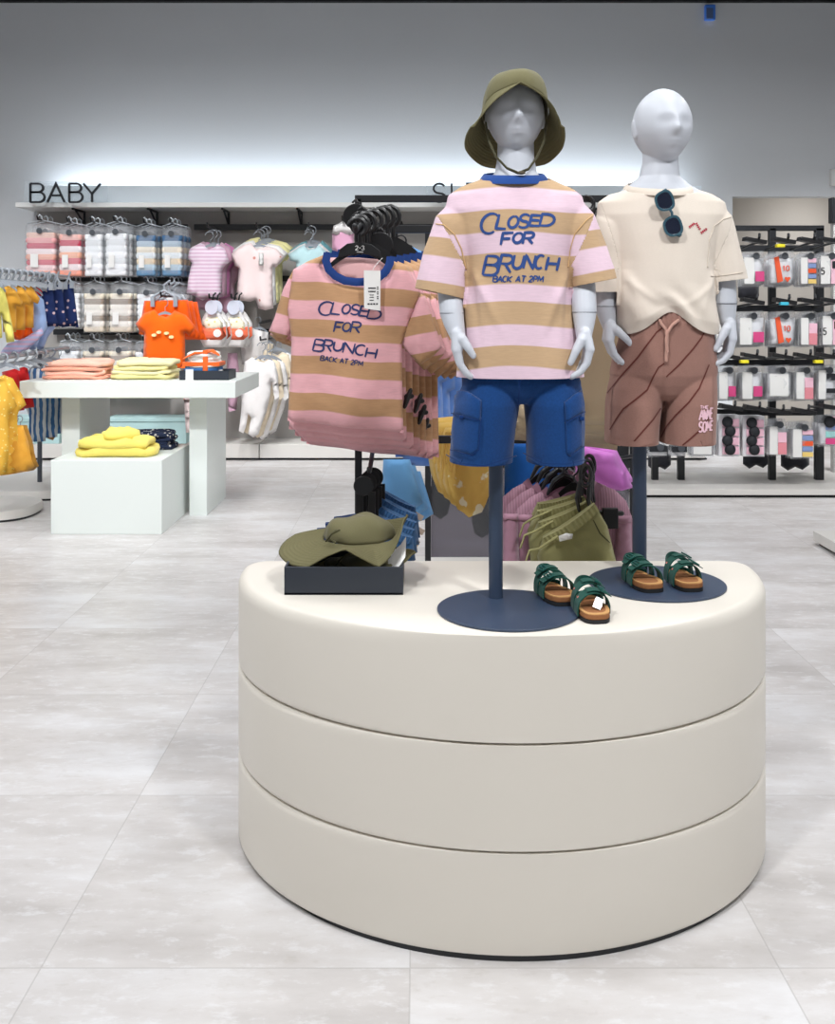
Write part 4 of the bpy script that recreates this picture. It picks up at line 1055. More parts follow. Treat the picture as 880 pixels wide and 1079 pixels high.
M['coral'] = cloth('coral_jersey', rgb(240, 170, 146), .1); M['coral_l'] = cloth('pale_coral_jersey', rgb(246, 192, 172), .1)
M['lemon'] = cloth('pale_lemon_jersey', rgb(238, 228, 160), .08); M['lemon_l'] = cloth('cream_lemon', rgb(242, 234, 182), .08)
M['yellow'] = cloth('yellow_jersey', rgb(236, 218, 112), .1); M['navy_print'] = None
def printed(name, base, dots, scale=60, thr=.32):
    m, nt, b = nm(name); tc = N(nt, 'ShaderNodeTexCoord'); v = N(nt, 'ShaderNodeTexVoronoi'); v.inputs['Scale'].default_value = scale; nt.links.new(tc.outputs['Object'], v.inputs['Vector'])
    k = math_(nt, 'LESS_THAN', v.outputs['Distance'], thr); nt.links.new(mix(nt, k, base, dots), b.inputs['Base Color']); b.inputs['Roughness'].default_value = .9; b.inputs['Specular IOR Level'].default_value = .15; return m
M['navy_print'] = printed('navy_print', rgb(36, 44, 66), rgb(190, 186, 180), 34, .3)
M['navy_flower'] = printed('navy_flower_print', rgb(34, 48, 92), rgb(196, 170, 176), 24, .22)
def tabx(px, Y): return P(px, 0, Y).x
folded('folded_shirts', 'coral folded tops stacked on the display table', 'clothes', (tabx(84, 7.15), 7.15, TT), .47, .34, .135, [M['coral'], M['coral_l']], 'folded clothes on the table', 4, 3)
folded('folded_shirts', 'pale lemon folded tops stacked on the display table', 'clothes', (tabx(155, 7.15), 7.15, TT), .42, .36, .145, [M['lemon'], M['lemon_l']], 'folded clothes on the table', 4, 5)
t = folded('folded_tee', 'yellow folded tee lying on the block plinth', 'clothes', (tabx(124, 6.74), 6.74, .466), .49, .30, .13, [M['yellow']], 'folded clothes on the plinth block', 2, 8)
mb = MB(); rings = []
for g, z in ((1.0, .0), (.95, .6), (.6, .95), (.05, 1.0)): rings.append([Vector((tabx(126, 6.74)+.125*g*math.cos(a)*(1+.08*math.sin(3*a)), 6.75+.11*g*math.sin(a), .572+.066*z+.010*math.sin(4*a+g*6)*(z > 0))) for a in [2*PI*k/40 for k in range(40)]])
obj('collar_fold', mb.loft(rings), M['yellow'], t, angle=0)
folded('folded_trousers', 'navy patterned folded trousers behind yellow tee on the plinth', 'clothes', (tabx(150, 7.05), 7.06, .466), .46, .24, .13, [M['navy_print']], 'folded clothes on the plinth block', 4, 9)
# tray with towel bundle on the table
Yk = 6.95; ka, kb = tabx(189, Yk), tabx(241, Yk)
tag(obj('display_tray', tray_mb(ka, kb, Yk, Yk+.28, TT, .062), M['tray'], loc=((ka+kb)/2, Yk+.14, TT), bevel=.001), 'small black tray at the right end of the display table', 'tray')
M['towel'] = cloth('white_towel', rgb(236, 234, 230), .06); M['ribbon'] = cloth('orange_ribbon', rgb(240, 110, 50), .06); M['blue_edge'] = cloth('blue_edge', rgb(70, 120, 180), .1)
tw = folded('towel_bundle', 'white folded towels tied with orange ribbon in the small tray', 'towels', (tabx(215, Yk+.13), Yk+.135, TT+.006), .25, .22, .20, [M['towel'], M['towel'], M['blue_edge'], M['towel'], M['towel']], None, 7, 12)
cx_ = tabx(215, Yk+.13); hz = TT+.006+.185
obj('ribbon', MB().box((cx_+.03, Yk+.135, TT+.105), (.035, .226, .19)).box((cx_, Yk+.135, TT+.105), (.252, .222, .028)), M['ribbon'], tw, bevel=.004)
obj('bow', MB().tube([(cx_+.03, Yk+.05, hz-.01), (cx_-.04, Yk+.02, hz-.01), (cx_-.11, Yk+.01, hz-.045)], [.018, .022, .012], 10, flat=.4).tube([(cx_+.03, Yk+.05, hz-.01), (cx_+.08, Yk+.02, hz+.005), (cx_+.12, Yk+.01, hz-.02)], [.018, .022, .012], 10, flat=.4), M['ribbon'], tw)
obj('price_tag', MB().box((cx_-.07, Yk-.004, TT+.035), (.052, .002, .075)), M['white'], tw)
# pale blue storage boxes on the wall plinth
M['aqua'] = plain('aqua_box', rgb(176, 208, 208), .6)
for a, b, lab in ((113, 196, 'pale aqua storage box on wall plinth behind the display table'), (-10, 62, 'pale aqua storage box behind the left clothes rails')):
    Yb = 9.72; x0, x1 = tabx(a, Yb), tabx(b, Yb); z1 = P(0, 440, Yb).z
    bx = thing('storage_box', lab, 'box', ((x0+x1)/2, Yb+.15, zpl))
    obj('body', MB().box(((x0+x1)/2, Yb+.16, (zpl+z1-.04)/2), (x1-x0, .30, z1-.04-zpl)), M['aqua'], bx, bevel=.005)
    obj('lid', MB().box(((x0+x1)/2, Yb+.16, z1-.02), (x1-x0+.02, .32, .04)), M['aqua'], bx, bevel=.005)
# ------------------------------------------------------------------ hanging clothes
def ZP(py, Y): return EYE-(py-HY)*Y/F
def hanger_mb(cx, Y, ztop, w, drop=.045, hook=.07, t=.006, mbb=None):
    """clothes hanger: flat shoulders in the XZ plane and a round hook; ztop = height of the neck"""
    mb = mbb or MB(); n = 14; up = []; lo = []
    for k in range(n+1):
        u = -1+2*k/n; x = cx+u*w/2; zz = ztop-drop*abs(u)**1.5
        up.append((x, zz)); lo.append((x, zz-.026*(1-.45*abs(u))))
    mb.slab(up+lo[::-1], Y-t/2, Y+t/2)
    pts = [(cx, Y, ztop-.004), (cx, Y, ztop+hook*.30)]
    for k in range(10):
        a = math.radians(-70+26*k); pts.append((cx+hook*.30*math.cos(a)*-1*-1-hook*.30*math.cos(math.radians(-70)), Y, ztop+hook*.58+hook*.30*math.sin(a)))
    mb.tube(pts, t*.55, 8); return mb
def garment(name, label, cat, Y, outline, mat, group=None, thick=.018, res=.02, wr=.003, fold=.006, nf=3, seed=0, hang=None, hmat='grey_plastic', hz=None, parts=(), ufun=None, mesh_name='cloth'):
    """thing hung on a hanger; outline in px at depth Y; parts = [(name, px outline, material, dy, thick)]"""
    o = PX(outline, Y); xs = [p[0] for p in o]; zs_ = [p[1] for p in o]
    cx = (min(xs)+max(xs))/2; t = thing(name, label, cat, (cx, Y, max(zs_)), group)
    obj(mesh_name, panel(o, Y, thick, res=res, wr=wr, fold=fold, nf=nf, seed=seed, ufun=ufun), mat, t, angle=0)
    for pn, po, pm, dy, pt in parts: obj(pn, panel(PX(po, Y), Y+dy, pt, res=res, wr=wr, fold=fold*.5, nf=nf, seed=seed+1), pm, t, angle=0)
    if hang:      # (px centre, px width, py neck)
        hx, hw, hy = hang; obj('hanger', hanger_mb(P(hx, 0, Y).x, Y, ZP(hy, Y), hw*Y/F, hook=hz or .07), M[hmat], t)
    return t
def rail_mb(pts, r=.012): return MB().tube(pts, r, 12)
# ================= front clothes rack behind the podium
YF = 3.46
xL, xR = P(377.7, 0, YF).x, P(672, 0, YF).x; zT = ZP(209.5, YF); tk = .023
rk = thing('clothes_rack', 'black metal clothes rack frame standing behind the podium', 'rack', ((xL+xR)/2, YF, 0))
for x in (xL, xR): obj('post', MB().box((x, YF, (zT+.10)/2), (tk, tk, zT-.10)), M['metal_black'], rk, bevel=.002)
obj('top_bar', MB().box(((xL+xR)/2, YF, zT), (xR-xL+tk, tk, tk)), M['metal_black'], rk, bevel=.002)
zm, zl = ZP(241.5, YF), ZP(463, YF)
obj('crossbar', MB().box(((xL+xR)/2, YF, zm), (xR-xL-tk, .02, .026)), M['metal_black'], rk, bevel=.002)
obj('crossbar', MB().box(((xL+xR)/2, YF, zl), (xR-xL-tk, .02, .026)), M['metal_black'], rk, bevel=.002)
obj('base', MB().box(((xL+xR)/2+.10, YF+.97, .05), (xR-xL+.48, 2.14, .098)), M['plinth'], rk, bevel=.006)
def front_arm(px, z0, Yb, Ye, z1, nm_='arm', par=None, m='metal_black'):
    x = P(px, 0, (Yb+Ye)/2).x
    obj(nm_, MB().tube([(x, Yb, z0), (x, Ye+.03, z1), (x, Ye, z1+.012)], .0075, 10), M[m], par or rk); return x
# rear frame
YR = 4.9
rl, rr_ = P(451, 0, YR).x, P(667, 0, YR).x; zt2 = ZP(238, YR)
rk2 = thing('clothes_rack', 'second black rack frame standing behind the front rack', 'rack', ((rl+rr_)/2, YR, .1))
for x in (rl, rr_): obj('post', MB().box((x, YR, (zt2+.1)/2), (.028, .028, zt2-.1)), M['metal_black'], rk2, bevel=.002)
for py in (241.5, 422, 489): obj('crossbar', MB().box(((rl+rr_)/2, YR, ZP(py, YR)), (rr_-rl, .024, .034 if py != 422 else .02)), M['metal_black'], rk2, bevel=.002)
zp0, zp1 = ZP(486, YR), ZP(380, YR)
M['dark_tint'] = clear_mat('tinted_clear', (.40, .38, .42, 1), .08, .2)
obj('tinted_panel', MB().box(((rl+rr_)/2, YR+.02, (ZP(491, YR)+ZP(588, YR))/2), (rr_-rl-.03, .006, ZP(491, YR)-ZP(588, YR))), M['dark_tint'], rk2, smooth=False)  # see-through sheet tinted dark, darkens the floor behind the frame
obj('back_panel', MB().box(((rl+rr_)/2, YR+.02, (zp0+zp1)/2), (rr_-rl-.03, .006, zp1-zp0)), M['metal_black'], rk2, smooth=False)
# --- the printed striped tees on the upper left arm
Yh = 3.0
HT, HP = rgb(188, 147, 110), rgb(232, 176, 182)
HB = [(343, 268), (337, 280), (347, 292), (362, 299), (378, 301), (394, 299), (408, 291), (412, 274), (430, 281), (443, 309), (432, 335), (423.5, 363), (424, 400), (425, 456), (395, 453), (350, 449), (303.5, 443), (306, 400), (307.5, 357), (303, 325), (309, 284), (325, 275)]
HSL = [(309, 284), (298, 305), (290, 332), (283, 349), (290, 355), (301, 358), (304, 353), (307.5, 357), (308, 330), (311, 305)]
HSR = [(443, 309), (448, 312), (457, 338), (466, 366), (455, 377), (443, 384.5), (432, 374), (423.5, 363), (426, 345), (433, 328)]
tl6 = math.radians(5.0)
M['stripe_h'] = striped('stripe_hung_tee', HP, HT, .106, .30, .5)
M['rib_h'] = cloth('navy_rib_hung', rgb(38, 66, 128), .12, stretch=(6, 6, 1)); M['print_h'] = plain('print_hung', rgb(44, 56, 104), .8)
def uh(x, z): return z*math.cos(tl6)+x*math.sin(tl6)*1.0+.003*math.sin(x*30)
def usl(ax, ay, bx, by, o=0.0):
    A, B = P(ax, ay, Yh), P(bx, by, Yh); d = Vector((B.x-A.x, B.z-A.z)).normalized()
    return lambda x, z: o-((x-A.x)*d.x+(z-A.z)*d.y)
hx0 = P(366, 0, Yh).x
ht = thing('t_shirt', 'front striped printed tee with white price tag on the black rack', 'shirt', (hx0, Yh, ZP(268, Yh)), 'striped tees on the black rack')
bodyp = panel(PX(HB, Yh), Yh, .020, res=.011, wr=.003, fold=.012, nf=2.2, seed=4, ufun=uh)
hb_ = obj('shirt_body', bodyp, M['stripe_h'], ht, angle=0)
obj('sleeve', panel(PX(HSL, Yh), Yh+.004, .016, res=.012, wr=.003, fold=.004, seed=5, ufun=usl(310, 290, 293, 352, .035)), M['stripe_h'], ht, angle=0)
obj('sleeve', panel(PX(HSR, Yh), Yh+.002, .016, res=.012, wr=.003, fold=.004, seed=6, ufun=usl(438, 318, 450, 376, .010)), M['stripe_h'], ht, angle=0)
# the collar band, front and back
def band_px(pts, wpx, Y, dy, t=.004):
    a = PX(pts, Y); L = []
    for i, (x, z) in enumerate(a):
        p, q = a[max(i-1, 0)], a[min(i+1, len(a)-1)]; tx, tz = q[0]-p[0], q[1]-p[1]; l = math.hypot(tx, tz); nx, nz = -tz/l, tx/l; w2 = wpx*Y/F/2
        L.append([Vector((x+nx*w2, Y+dy, z+nz*w2)), Vector((x, Y+dy-t, z)), Vector((x-nx*w2, Y+dy, z-nz*w2)), Vector((x, Y+dy+t, z))])
    return MB().loft(L)
obj('collar', band_px([(346, 267), (344, 275), (347, 284), (354, 291), (364, 296), (376, 297.5), (388, 297), (399, 293), (407, 286), (411, 278), (412, 271)], 8.5, Yh, -.020).loft([[Vector((p[0], Yh+.028, p[1])), Vector((p[0], Yh+.024, p[1]-.016)), Vector((p[0], Yh+.032, p[1]-.016))] for p in PX([(347, 270), (355, 268), (367, 269), (380, 271), (393, 273), (404, 275), (411, 273)], Yh)], True), M['rib_h'], ht, angle=60)
obj('back_neck', panel(PX([(346, 271), (378, 271), (411, 274), (408, 286), (394, 296), (378, 298), (362, 296), (348, 287)], Yh), Yh+.020, .003, res=.02, wr=.001, fold=0, seed=2), cloth('pink_jersey_inside', rgb(240, 190, 190), .08), ht, angle=0)
hg = obj('hanger', hanger_mb(P(379.5, 0, Yh).x, Yh+.006, ZP(257, Yh), 62*Yh/F, .055, .085, .012), M['black_plastic'], ht)
obj('hanger_face', MB().slab(PX([(356, 272), (358, 263), (366, 257), (379, 255), (392, 258), (400, 264), (403, 273), (392, 269), (379, 267.5), (366, 269)], Yh), Yh-.008, Yh-.003), M['black_plastic'], ht, bevel=.001)
sz = MB(); a = []
for ch, x0, x1 in (('2', 374.5, 377.5), ('-', 378.3, 380.3), ('3', 381, 384)): a += glyph(ch, x0, x1, 259, 263.5)
for st_ in a:
    for p, q in zip(st_, st_[1:]):
        A, B = P(*p, Yh-.0088), P(*q, Yh-.0088); sz.tube([A, B], .0011, 6, False)
A, B = P(376, 265.5, Yh-.0088), P(383, 265.8, Yh-.0088); sz.tube([A, B], .0008, 6, False)
obj('size_mark', sz, M['white'], hg)
bvh_ = BVHTree.FromPolygons([Vector(v) for v in bodyp.v], bodyp.f)
st = []
for ch, a, b, c_, d in (('C', 336, 351, 318, 332), ('L', 350, 360, 319, 331), ('O', 361, 369, 321, 330.5), ('S', 370, 379, 321, 331.5), ('E', 379.5, 389, 323, 333), ('D', 388, 401.5, 326, 336)): st += glyph(ch, a, b, c_, d, .3, .12)
for ch, a, b, c_, d in (('F', 353, 361, 339.5, 350), ('O', 361.5, 369.5, 340, 349), ('R', 370.5, 380, 339.5, 350.5)): st += glyph(ch, a, b, c_, d, .25, .08)
for ch, a, b, c_, d in (('B', 331, 342, 358, 370), ('R', 341.5, 350.5, 358.5, 370), ('U', 352, 361, 360.5, 369.5), ('N', 362.5, 373, 361.5, 372), ('C', 374.5, 385, 363.5, 374), ('H', 386, 396.5, 367, 377)): st += glyph(ch, a, b, c_, d, .25, .12)
pr = print_on(bvh_, st, 2.0, .0014, 1.0)
sm = []
for ch, a, b, y in (('B', 338, 341.8, 374.8), ('A', 342.6, 346.4, 375.4), ('C', 347.2, 350.6, 376), ('K', 351.4, 355.2, 376.6), ('A', 358.5, 362.5, 377.6), ('T', 363, 367, 378.2), ('2', 370, 373, 379.2), ('P', 373.8, 377, 379.8), ('M', 377.8, 382.4, 380.6)): sm += glyph(ch, a, b, y, y+5, .2, .1)
print_on(bvh_, sm, 1.1, .0014, .8, pr); obj('lettering', pr, M['print_h'], hb_)
# price tag
tgp = MB().slab(PX([(383.5, 284.8), (401, 285.2), (400.8, 327.5), (383.8, 325)], 2.955), 2.9545, 2.9555)
tgo = obj('price_tag', tgp, M['white'], ht, smooth=False)
mk = MB()
def bar(x0, x1, y0, y1): mk.slab(PX([(x0, y0), (x1, y0), (x1, y1), (x0, y1)], 2.954), 2.9536, 2.9542)
for y in (303, 306.5): bar(388, 396, y, y+1.2)
for y in (310.5, 313, 316): bar(389.5, 394, y, y+.7)
for k, y in enumerate((302, 304, 307, 309, 312, 314)): bar(397.3, 398.8, y, y+1.2)
for k in range(4): bar(387.5+k*2.9, 389.6+k*2.9, 319.5, 321)
obj('tag_print', mk, M['ink'], tgo, smooth=False)
obj('tag_string', MB().tube([P(392, 287, 2.953), P(394, 282, 2.955), P(399, 276, 2.975), P(403, 272, 2.985)], .0008, 6), M['white'], ht)
ptee = [ht]
hngs = ['second', 'third', 'fourth', 'fifth', 'sixth', 'seventh']
# plain copies behind without tag, lettering or size mark: body, sleeves, collar, hanger
hs_ = None
for i in range(6):
    sc = 1.035+.024*i; off = (.004+.016*i, .048*(i+1), .004+.006*i)
    if hs_ is None:
        hs_ = thing('t_shirt', 'x', 'shirt', ht.location, 'striped tees on the black rack')
        for ch in ht.children:
            if ch.name.split('.')[0] in ('shirt_body', 'sleeve', 'collar', 'hanger'):
                c2 = ch.copy(); C.objects.link(c2); c2.parent = hs_
        t2 = hs_; t2.location = Vector(ht.location)+Vector(off); t2.scale = (sc, 1, 1.07)
        t2['label'] = hngs[i]+' striped tee from the front in the stack on the rack'
    else: t2 = dup(hs_, (off[0]-.004, off[1]-.048, off[2]-.004), hngs[i]+' striped tee from the front in the stack on the rack', (sc, 1, (1.067, 1.134, 1.192, 1.235, 1.266, 1.28)[i]))
front_arm(379.5, ZP(228, 3.3), YF, 2.93, ZP(243, 2.95))
# black hook-on clips at the side of the striped tees
for k, (x, y, Y) in enumerate(((428, 419, 3.02), (439, 424, 3.08), (443, 436, 3.14), (446, 450, 3.2))):
    mb = MB().tube([P(x-1, y+8, Y), P(x+1, y+1, Y), P(x+4, y-6, Y)], [.011, .015, .012], 12, flat=.6).tube([P(x+1, y-1, Y), P(x+6, y-1.5, Y)], [.009, .007], 10)
    tag(obj('security_tag', mb, M['black_plastic'], loc=P(x, y, Y)), 'black anti-theft clip, '+('topmost and leftmost', 'second from the top', 'third from the top', 'lowest')[k]+' along the striped tee edges', 'clip', 'anti-theft clips on the striped tees')
# black spare hangers on the arm above the tees
for i in range(5):
    Y = 3.12+.06*i; x = 401-6.5*i; y = 258-7.5*i
    hh = thing('spare_hanger', ('lowest', 'second lowest', 'middle', 'second highest', 'highest')[i]+' black hanger head in the row above the striped tees', 'hanger', P(x, y, Y), 'black hangers above the striped tees')
    obj('hanger_disc', MB().tube([P(x, y, Y-.004), P(x, y, Y+.006)], 13.5*Y/F, 28, False), M['black_plastic'], hh, bevel=.002)
    obj('hook', MB().tube([P(x+2, y-9, Y), P(x+3, y-14, Y), P(x, y-18, Y), P(x-3, y-15, Y)], .004, 8), M['black_plastic'], hh)
for i, (x, y, lab) in enumerate(((464, 532, 'dark rounded bag hanging low behind the tinted panel, left'), (508, 552, 'dark rounded bag hanging low behind the tinted panel, beside the pole'))):
    Y = YR+.15; o = PX([(x-9, y-30), (x+9, y-30), (x+11, y-4), (x+8, y+10), (x, y+15), (x-8, y+10), (x-11, y-4)], Y)
    t = thing('dark_bag', lab, 'bag', P(x, y-30, Y), 'dark bags behind the rack'); obj('bag_body', panel(o, Y, .03, res=.02), M['black_plastic'], t, angle=0)
    obj('strap', MB().tube([P(x-5, y-30, Y), P(x-5, y-48, Y), P(x+5, y-48, Y), P(x+5, y-30, Y)], .008, 8), M['black_plastic'], t)
# --- blue tees on the rear side of the rack
M['sky'] = cloth('sky_blue_jersey', rgb(88, 152, 214), .08); M['sky_d'] = cloth('mid_blue_jersey', rgb(96, 136, 204), .08)
bo = [(404, 262), (410, 253), (420, 262), (430, 258), (447, 266), (455, 300), (463, 345), (464, 392), (458, 395), (461, 464), (447, 466), (400, 465), (400, 300)]
Y = 4.0
bt = garment('t_shirt', 'blue tee in front of its row beside the striped tees', 'shirt', Y, bo, M['sky'], 'blue tees on the black rack', .025, .03, seed=21, hang=(416, 44, 254), hmat='black_plastic')
for i in range(3): dup(bt, (.03*(i+1), .06*(i+1), -.035*(i+1)), ('second', 'third', 'rearmost')[i]+' blue tee in the row beside the striped tees', 1+.01*i, {'sky_blue_jersey': M['sky_d']})
front_arm(416, ZP(243, 4.2), YR, 3.95, ZP(243, 4.0), par=rk2)
obj('disc', MB().tube([P(417, 237, 3.92), P(417, 237, 3.935)], .028, 20, False).tube([P(417, 263, 3.9), P(417, 263, 3.915)], .03, 20, False).box(P(416.5, 250, 3.93), (.02, .012, .13)), M['black_plastic'], rk2)
# --- beige tees between the mannequins
M['beige'] = cloth('beige_jersey', rgb(202, 182, 152), .06); Y = 3.08
bg = [(590, 236), (606, 230), (622, 236), (640, 230), (656, 240), (672, 262), (682, 300), (664, 312), (661, 450), (615, 447), (544, 445), (546, 312), (530, 300), (548, 262)]
b0 = garment('t_shirt', 'front beige tee hanging between the two mannequins', 'shirt', Y, bg, M['beige'], 'beige tees between the mannequins', .022, .025, seed=31, hang=(620, 70, 228), hmat='black_plastic')
for i in range(4): dup(b0, (.006*i+.01, .05*(i+1), .0), ('second', 'third', 'fourth', 'rearmost')[i]+' beige tee in the row between the mannequins', 1.05+.03*i, roll=math.radians(1+.8*i))
front_arm(620, zm, YF, 3.02, ZP(226, 3.05))
# --- lower level: denim shorts, light blue tops, jeans, yellow, blue, pink, mauve, olive
M['denim_l'] = cloth('light_denim', rgb(70, 112, 158), .3, bk=.25); M['denim_n'] = cloth('navy_denim', rgb(30, 58, 112), .25, bk=.25); M['sky_p'] = cloth('pale_sky_jersey', rgb(108, 166, 218), .08)
Y = 3.9
lb = garment('top', 'pale blue top hanging under the striped tees, frontmost', 'shirt', Y, [(404, 484), (432, 484), (440, 510), (446, 530), (436, 537), (425, 540), (402, 520)], M['sky_p'], 'pale blue tops under the striped tees', .02, .03, seed=41)
for i in range(2): dup(lb, (.02*(i+1), .05*(i+1), -.03*(i+1)), ('second', 'third')[i]+' pale blue top under the striped tees', 1.0)
Y = 3.30
def waist_shorts(name, label, Y, wa, wb, depth_px, bot, mat, group, seed, wmat=None, wb_px=6):
    """shorts hung by the waist: wa,wb = waistband ends in px; bot = px points of the hem from b back to a"""
    o = PX([wa, wb]+bot, Y); cx = sum(p[0] for p in o)/len(o); t = thing(name, label, 'shorts', (cx, Y, o[0][1]), group)
    obj('shorts_body', panel(o, Y, .02, res=.016, wr=.004, fold=.008, nf=3, seed=seed), mat, t, angle=0)
    mb = MB(); n = 26; rows = []; L = math.hypot(wb[0]-wa[0], wb[1]-wa[1]); nx, ny = -(wb[1]-wa[1])/L, (wb[0]-wa[0])/L
    for k in range(n+1):
        u = k/n; x = wa[0]+(wb[0]-wa[0])*u; y = wa[1]+(wb[1]-wa[1])*u+2.2*math.sin(PI*u); g = .0030*(k % 2)
        A = P(x, y, Y); B = P(x+nx*wb_px, y+ny*wb_px, Y); e = .5+.5*math.sin(PI*u)
        rows.append([A+Vector((0, -.020*e-g, 0)), B+Vector((0, -.024*e-g, 0)), B+Vector((0, .022*e, 0)), A+Vector((0, .022*e, 0))])
    obj('waistband', mb.loft(rows), wmat or mat, t, angle=30)
    return t
dn = [((399, 513), (438, 534)), ((398, 521), (440, 542)), ((397, 530), (439, 550)), ((396, 540), (437, 558)), ((397, 549), (435, 566))]
for i, (a, b) in enumerate(dn): waist_shorts('denim_shorts', ('topmost', 'second', 'third', 'fourth', 'lowest')[i]+' light denim shorts waistband in the fan right of the tray hat', 3.30-.045*i, a, b, 30, [(b[0]+3, b[1]+24), (a[0]+18, a[1]+52), (a[0]-3, a[1]+40)], M['denim_l'], 'denim shorts above the tray hat', 50+i, wb_px=7)
for i, (x0, y0, x1, y1) in enumerate(((352, 545, 402, 536), (343, 551, 400, 542), (334, 557, 398, 549), (326, 563, 396, 556))):
    waist_shorts('jeans', ('topmost', 'second', 'third', 'lowest')[i]+' navy jeans in the fan behind the olive tray hat', 3.34-.05*i, (x0, y0), (x1, y1), 30, [(x1+4, y1+40), (x0+6, y0+42)], M['denim_n'], 'navy jeans behind the tray hat', 60+i, wb_px=5)
M['oat'] = cloth('oatmeal_jersey', rgb(206, 190, 172), .06)
for i, (x, y) in enumerate(((440, 541), (441, 556), (436, 568))):
    Y = 3.42+.03*i
    t = garment('oatmeal_shorts', ('topmost', 'middle', 'lowest')[i]+' oatmeal shorts edge beside the denim fan', 'shorts', Y, [(x-26, y-12), (x-10, y-7), (x+7, y+3), (x+4, y+8), (x-4, y+5), (x-6, y+38), (x-26, y+36)], M['oat'], 'oatmeal shorts beside the denim', .012, .02, seed=70+i)
# clip hangers of the lower left arm
for i in range(4):
    Y = 3.10+.05*i; x = 383+3.5*i; y = 512-3*i
    hh = thing('clip_hanger', ('front', 'second', 'third', 'rear')[i]+' black clip hanger holding denim under the striped tees', 'hanger', P(x, y, Y), 'black clip hangers over the denim')
    obj('disc', MB().tube([P(x, y, Y-.004), P(x, y, Y+.006)], 10.5*Y/F, 24, False), M['black_plastic'], hh, bevel=.002)
    obj('clip', MB().box(P(x-4, y+20, Y), (.022, .012, .09)).box(P(x+9, y+22, Y), (.020, .012, .09)).tube([P(x-4, y+9, Y), P(x, y+4, Y), P(x+9, y+11, Y)], .006, 8), M['black_plastic'], hh, bevel=.003)
front_arm(392, zl, YF, 3.08, ZP(497, 3.1))
# yellow trousers
def hib_mat():
    m, nt, b = nm('yellow_hibiscus'); t = tex(nt, 16, 3); k = ramp(nt, t, [(.56, 0), (.60, 1)]); nt.links.new(mix(nt, k, rgb(222, 182, 96), rgb(240, 230, 196)), b.inputs['Base Color']); b.inputs['Roughness'].default_value = .9; b.inputs['Specular IOR Level'].default_value = .15; return m
M['ylw'] = cloth('mustard_yellow', rgb(222, 182, 96), .08); M['hib'] = hib_mat(); Y = 3.7
yt = garment('trousers', 'front yellow patterned trousers hanging left of the mannequin pole', 'trousers', Y, [(476, 456), (516, 452), (516, 520), (508, 540), (494, 545), (482, 536), (474, 516), (468, 480)], M['hib'], 'yellow trousers left of the pole', .03, .025, seed=80, fold=.012)
for i in range(3): dup(yt, (-.022*(i+1), .05*(i+1), .012*(i+1)), ('second', 'third', 'rear')[i]+' yellow trousers in the row left of the mannequin pole', 1.0, {'yellow_hibiscus': M['ylw']})
for i in range(6):
    x = 458+4*i; obj('drawcord', MB().tube([P(x+4, 456, 3.68), P(x+1, 474+i % 3*5, 3.66), P(x, 488+i % 3*8, 3.655)], .0045, 8), M['ylw'], yt)
# blue trousers and pink tee behind
M['royal'] = cloth('royal_blue', rgb(30, 92, 168), .14); M['orchid'] = cloth('orchid_pink', rgb(208, 122, 206), .08)
Y = 3.75
rb = garment('trousers', 'front royal blue trousers hanging behind the mannequin pole', 'trousers', Y, [(532, 468), (566, 462), (592, 470), (584, 500), (566, 520), (545, 560), (531, 545)], M['royal'], 'royal blue trousers behind the pole', .035, .025, seed=85, fold=.02, nf=4)
for i in range(2): dup(rb, (.03*(i+1), .05*(i+1), .01), ('second', 'rear')[i]+' royal blue trousers behind the mannequin pole', 1.0)
ok_ = garment('t_shirt', 'front orchid pink tee hanging below the beige tees', 'shirt', 3.55, [(612, 470), (630, 474), (648, 478), (655, 492), (668, 514), (655, 517), (640, 516), (625, 508), (606, 500)], M['orchid'], 'orchid pink tees', .025, .025, seed=88)
dup(ok_, (.012, .06, .015), 'second orchid pink tee behind the first one', 1.03)
# mauve ribbed sweatshirts with matching trousers
def rib_mat(name, c):
    m, nt, b = nm(name); tc = N(nt, 'ShaderNodeTexCoord'); wv = N(nt, 'ShaderNodeTexWave'); wv.inputs['Scale'].default_value = 38; wv.inputs['Distortion'].default_value = .4; nt.links.new(tc.outputs['Object'], wv.inputs['Vector'])
    nt.links.new(mix(nt, wv.outputs['Fac'], tuple(x*.84 for x in c[:3])+(1,), tuple(x*1.1 for x in c[:3])+(1,)), b.inputs['Base Color']); b.inputs['Roughness'].default_value = .95; b.inputs['Specular IOR Level'].default_value = .1; bump(nt, b, wv.outputs['Fac'], .4, .002); return m
M['mauve'] = rib_mat('mauve_rib', rgb(176, 136, 152)); M['mauve_p'] = cloth('mauve_plain', rgb(172, 130, 148), .06)
Y = 3.16
mo = [(582, 522), (590, 530), (604, 533), (620, 528), (631, 510), (648, 516), (660, 528), (667, 548), (668, 600), (655, 660), (560, 660), (545, 600), (547, 560), (556, 540), (570, 528)]
mv = garment('sweatshirt', 'front mauve ribbed sweatshirt above the olive shorts', 'sweatshirt', Y, mo, M['mauve'], 'mauve ribbed sweatshirts', .03, .02, seed=90, hang=(605, 40, 508), hmat='black_plastic',
   parts=[('neck_rib', [(580, 521), (586, 516), (592, 527), (604, 530), (618, 525), (628, 507), (634, 510), (622, 530), (605, 537), (590, 533)], M['mauve_p'], -.018, .012)])
for i in range(3): dup(mv, (-.020*(i+1), .07*(i+1), .002*(i+1)), ('second', 'third', 'rear')[i]+' mauve ribbed sweatshirt stepping back behind the front one', 1.03+.015*i)
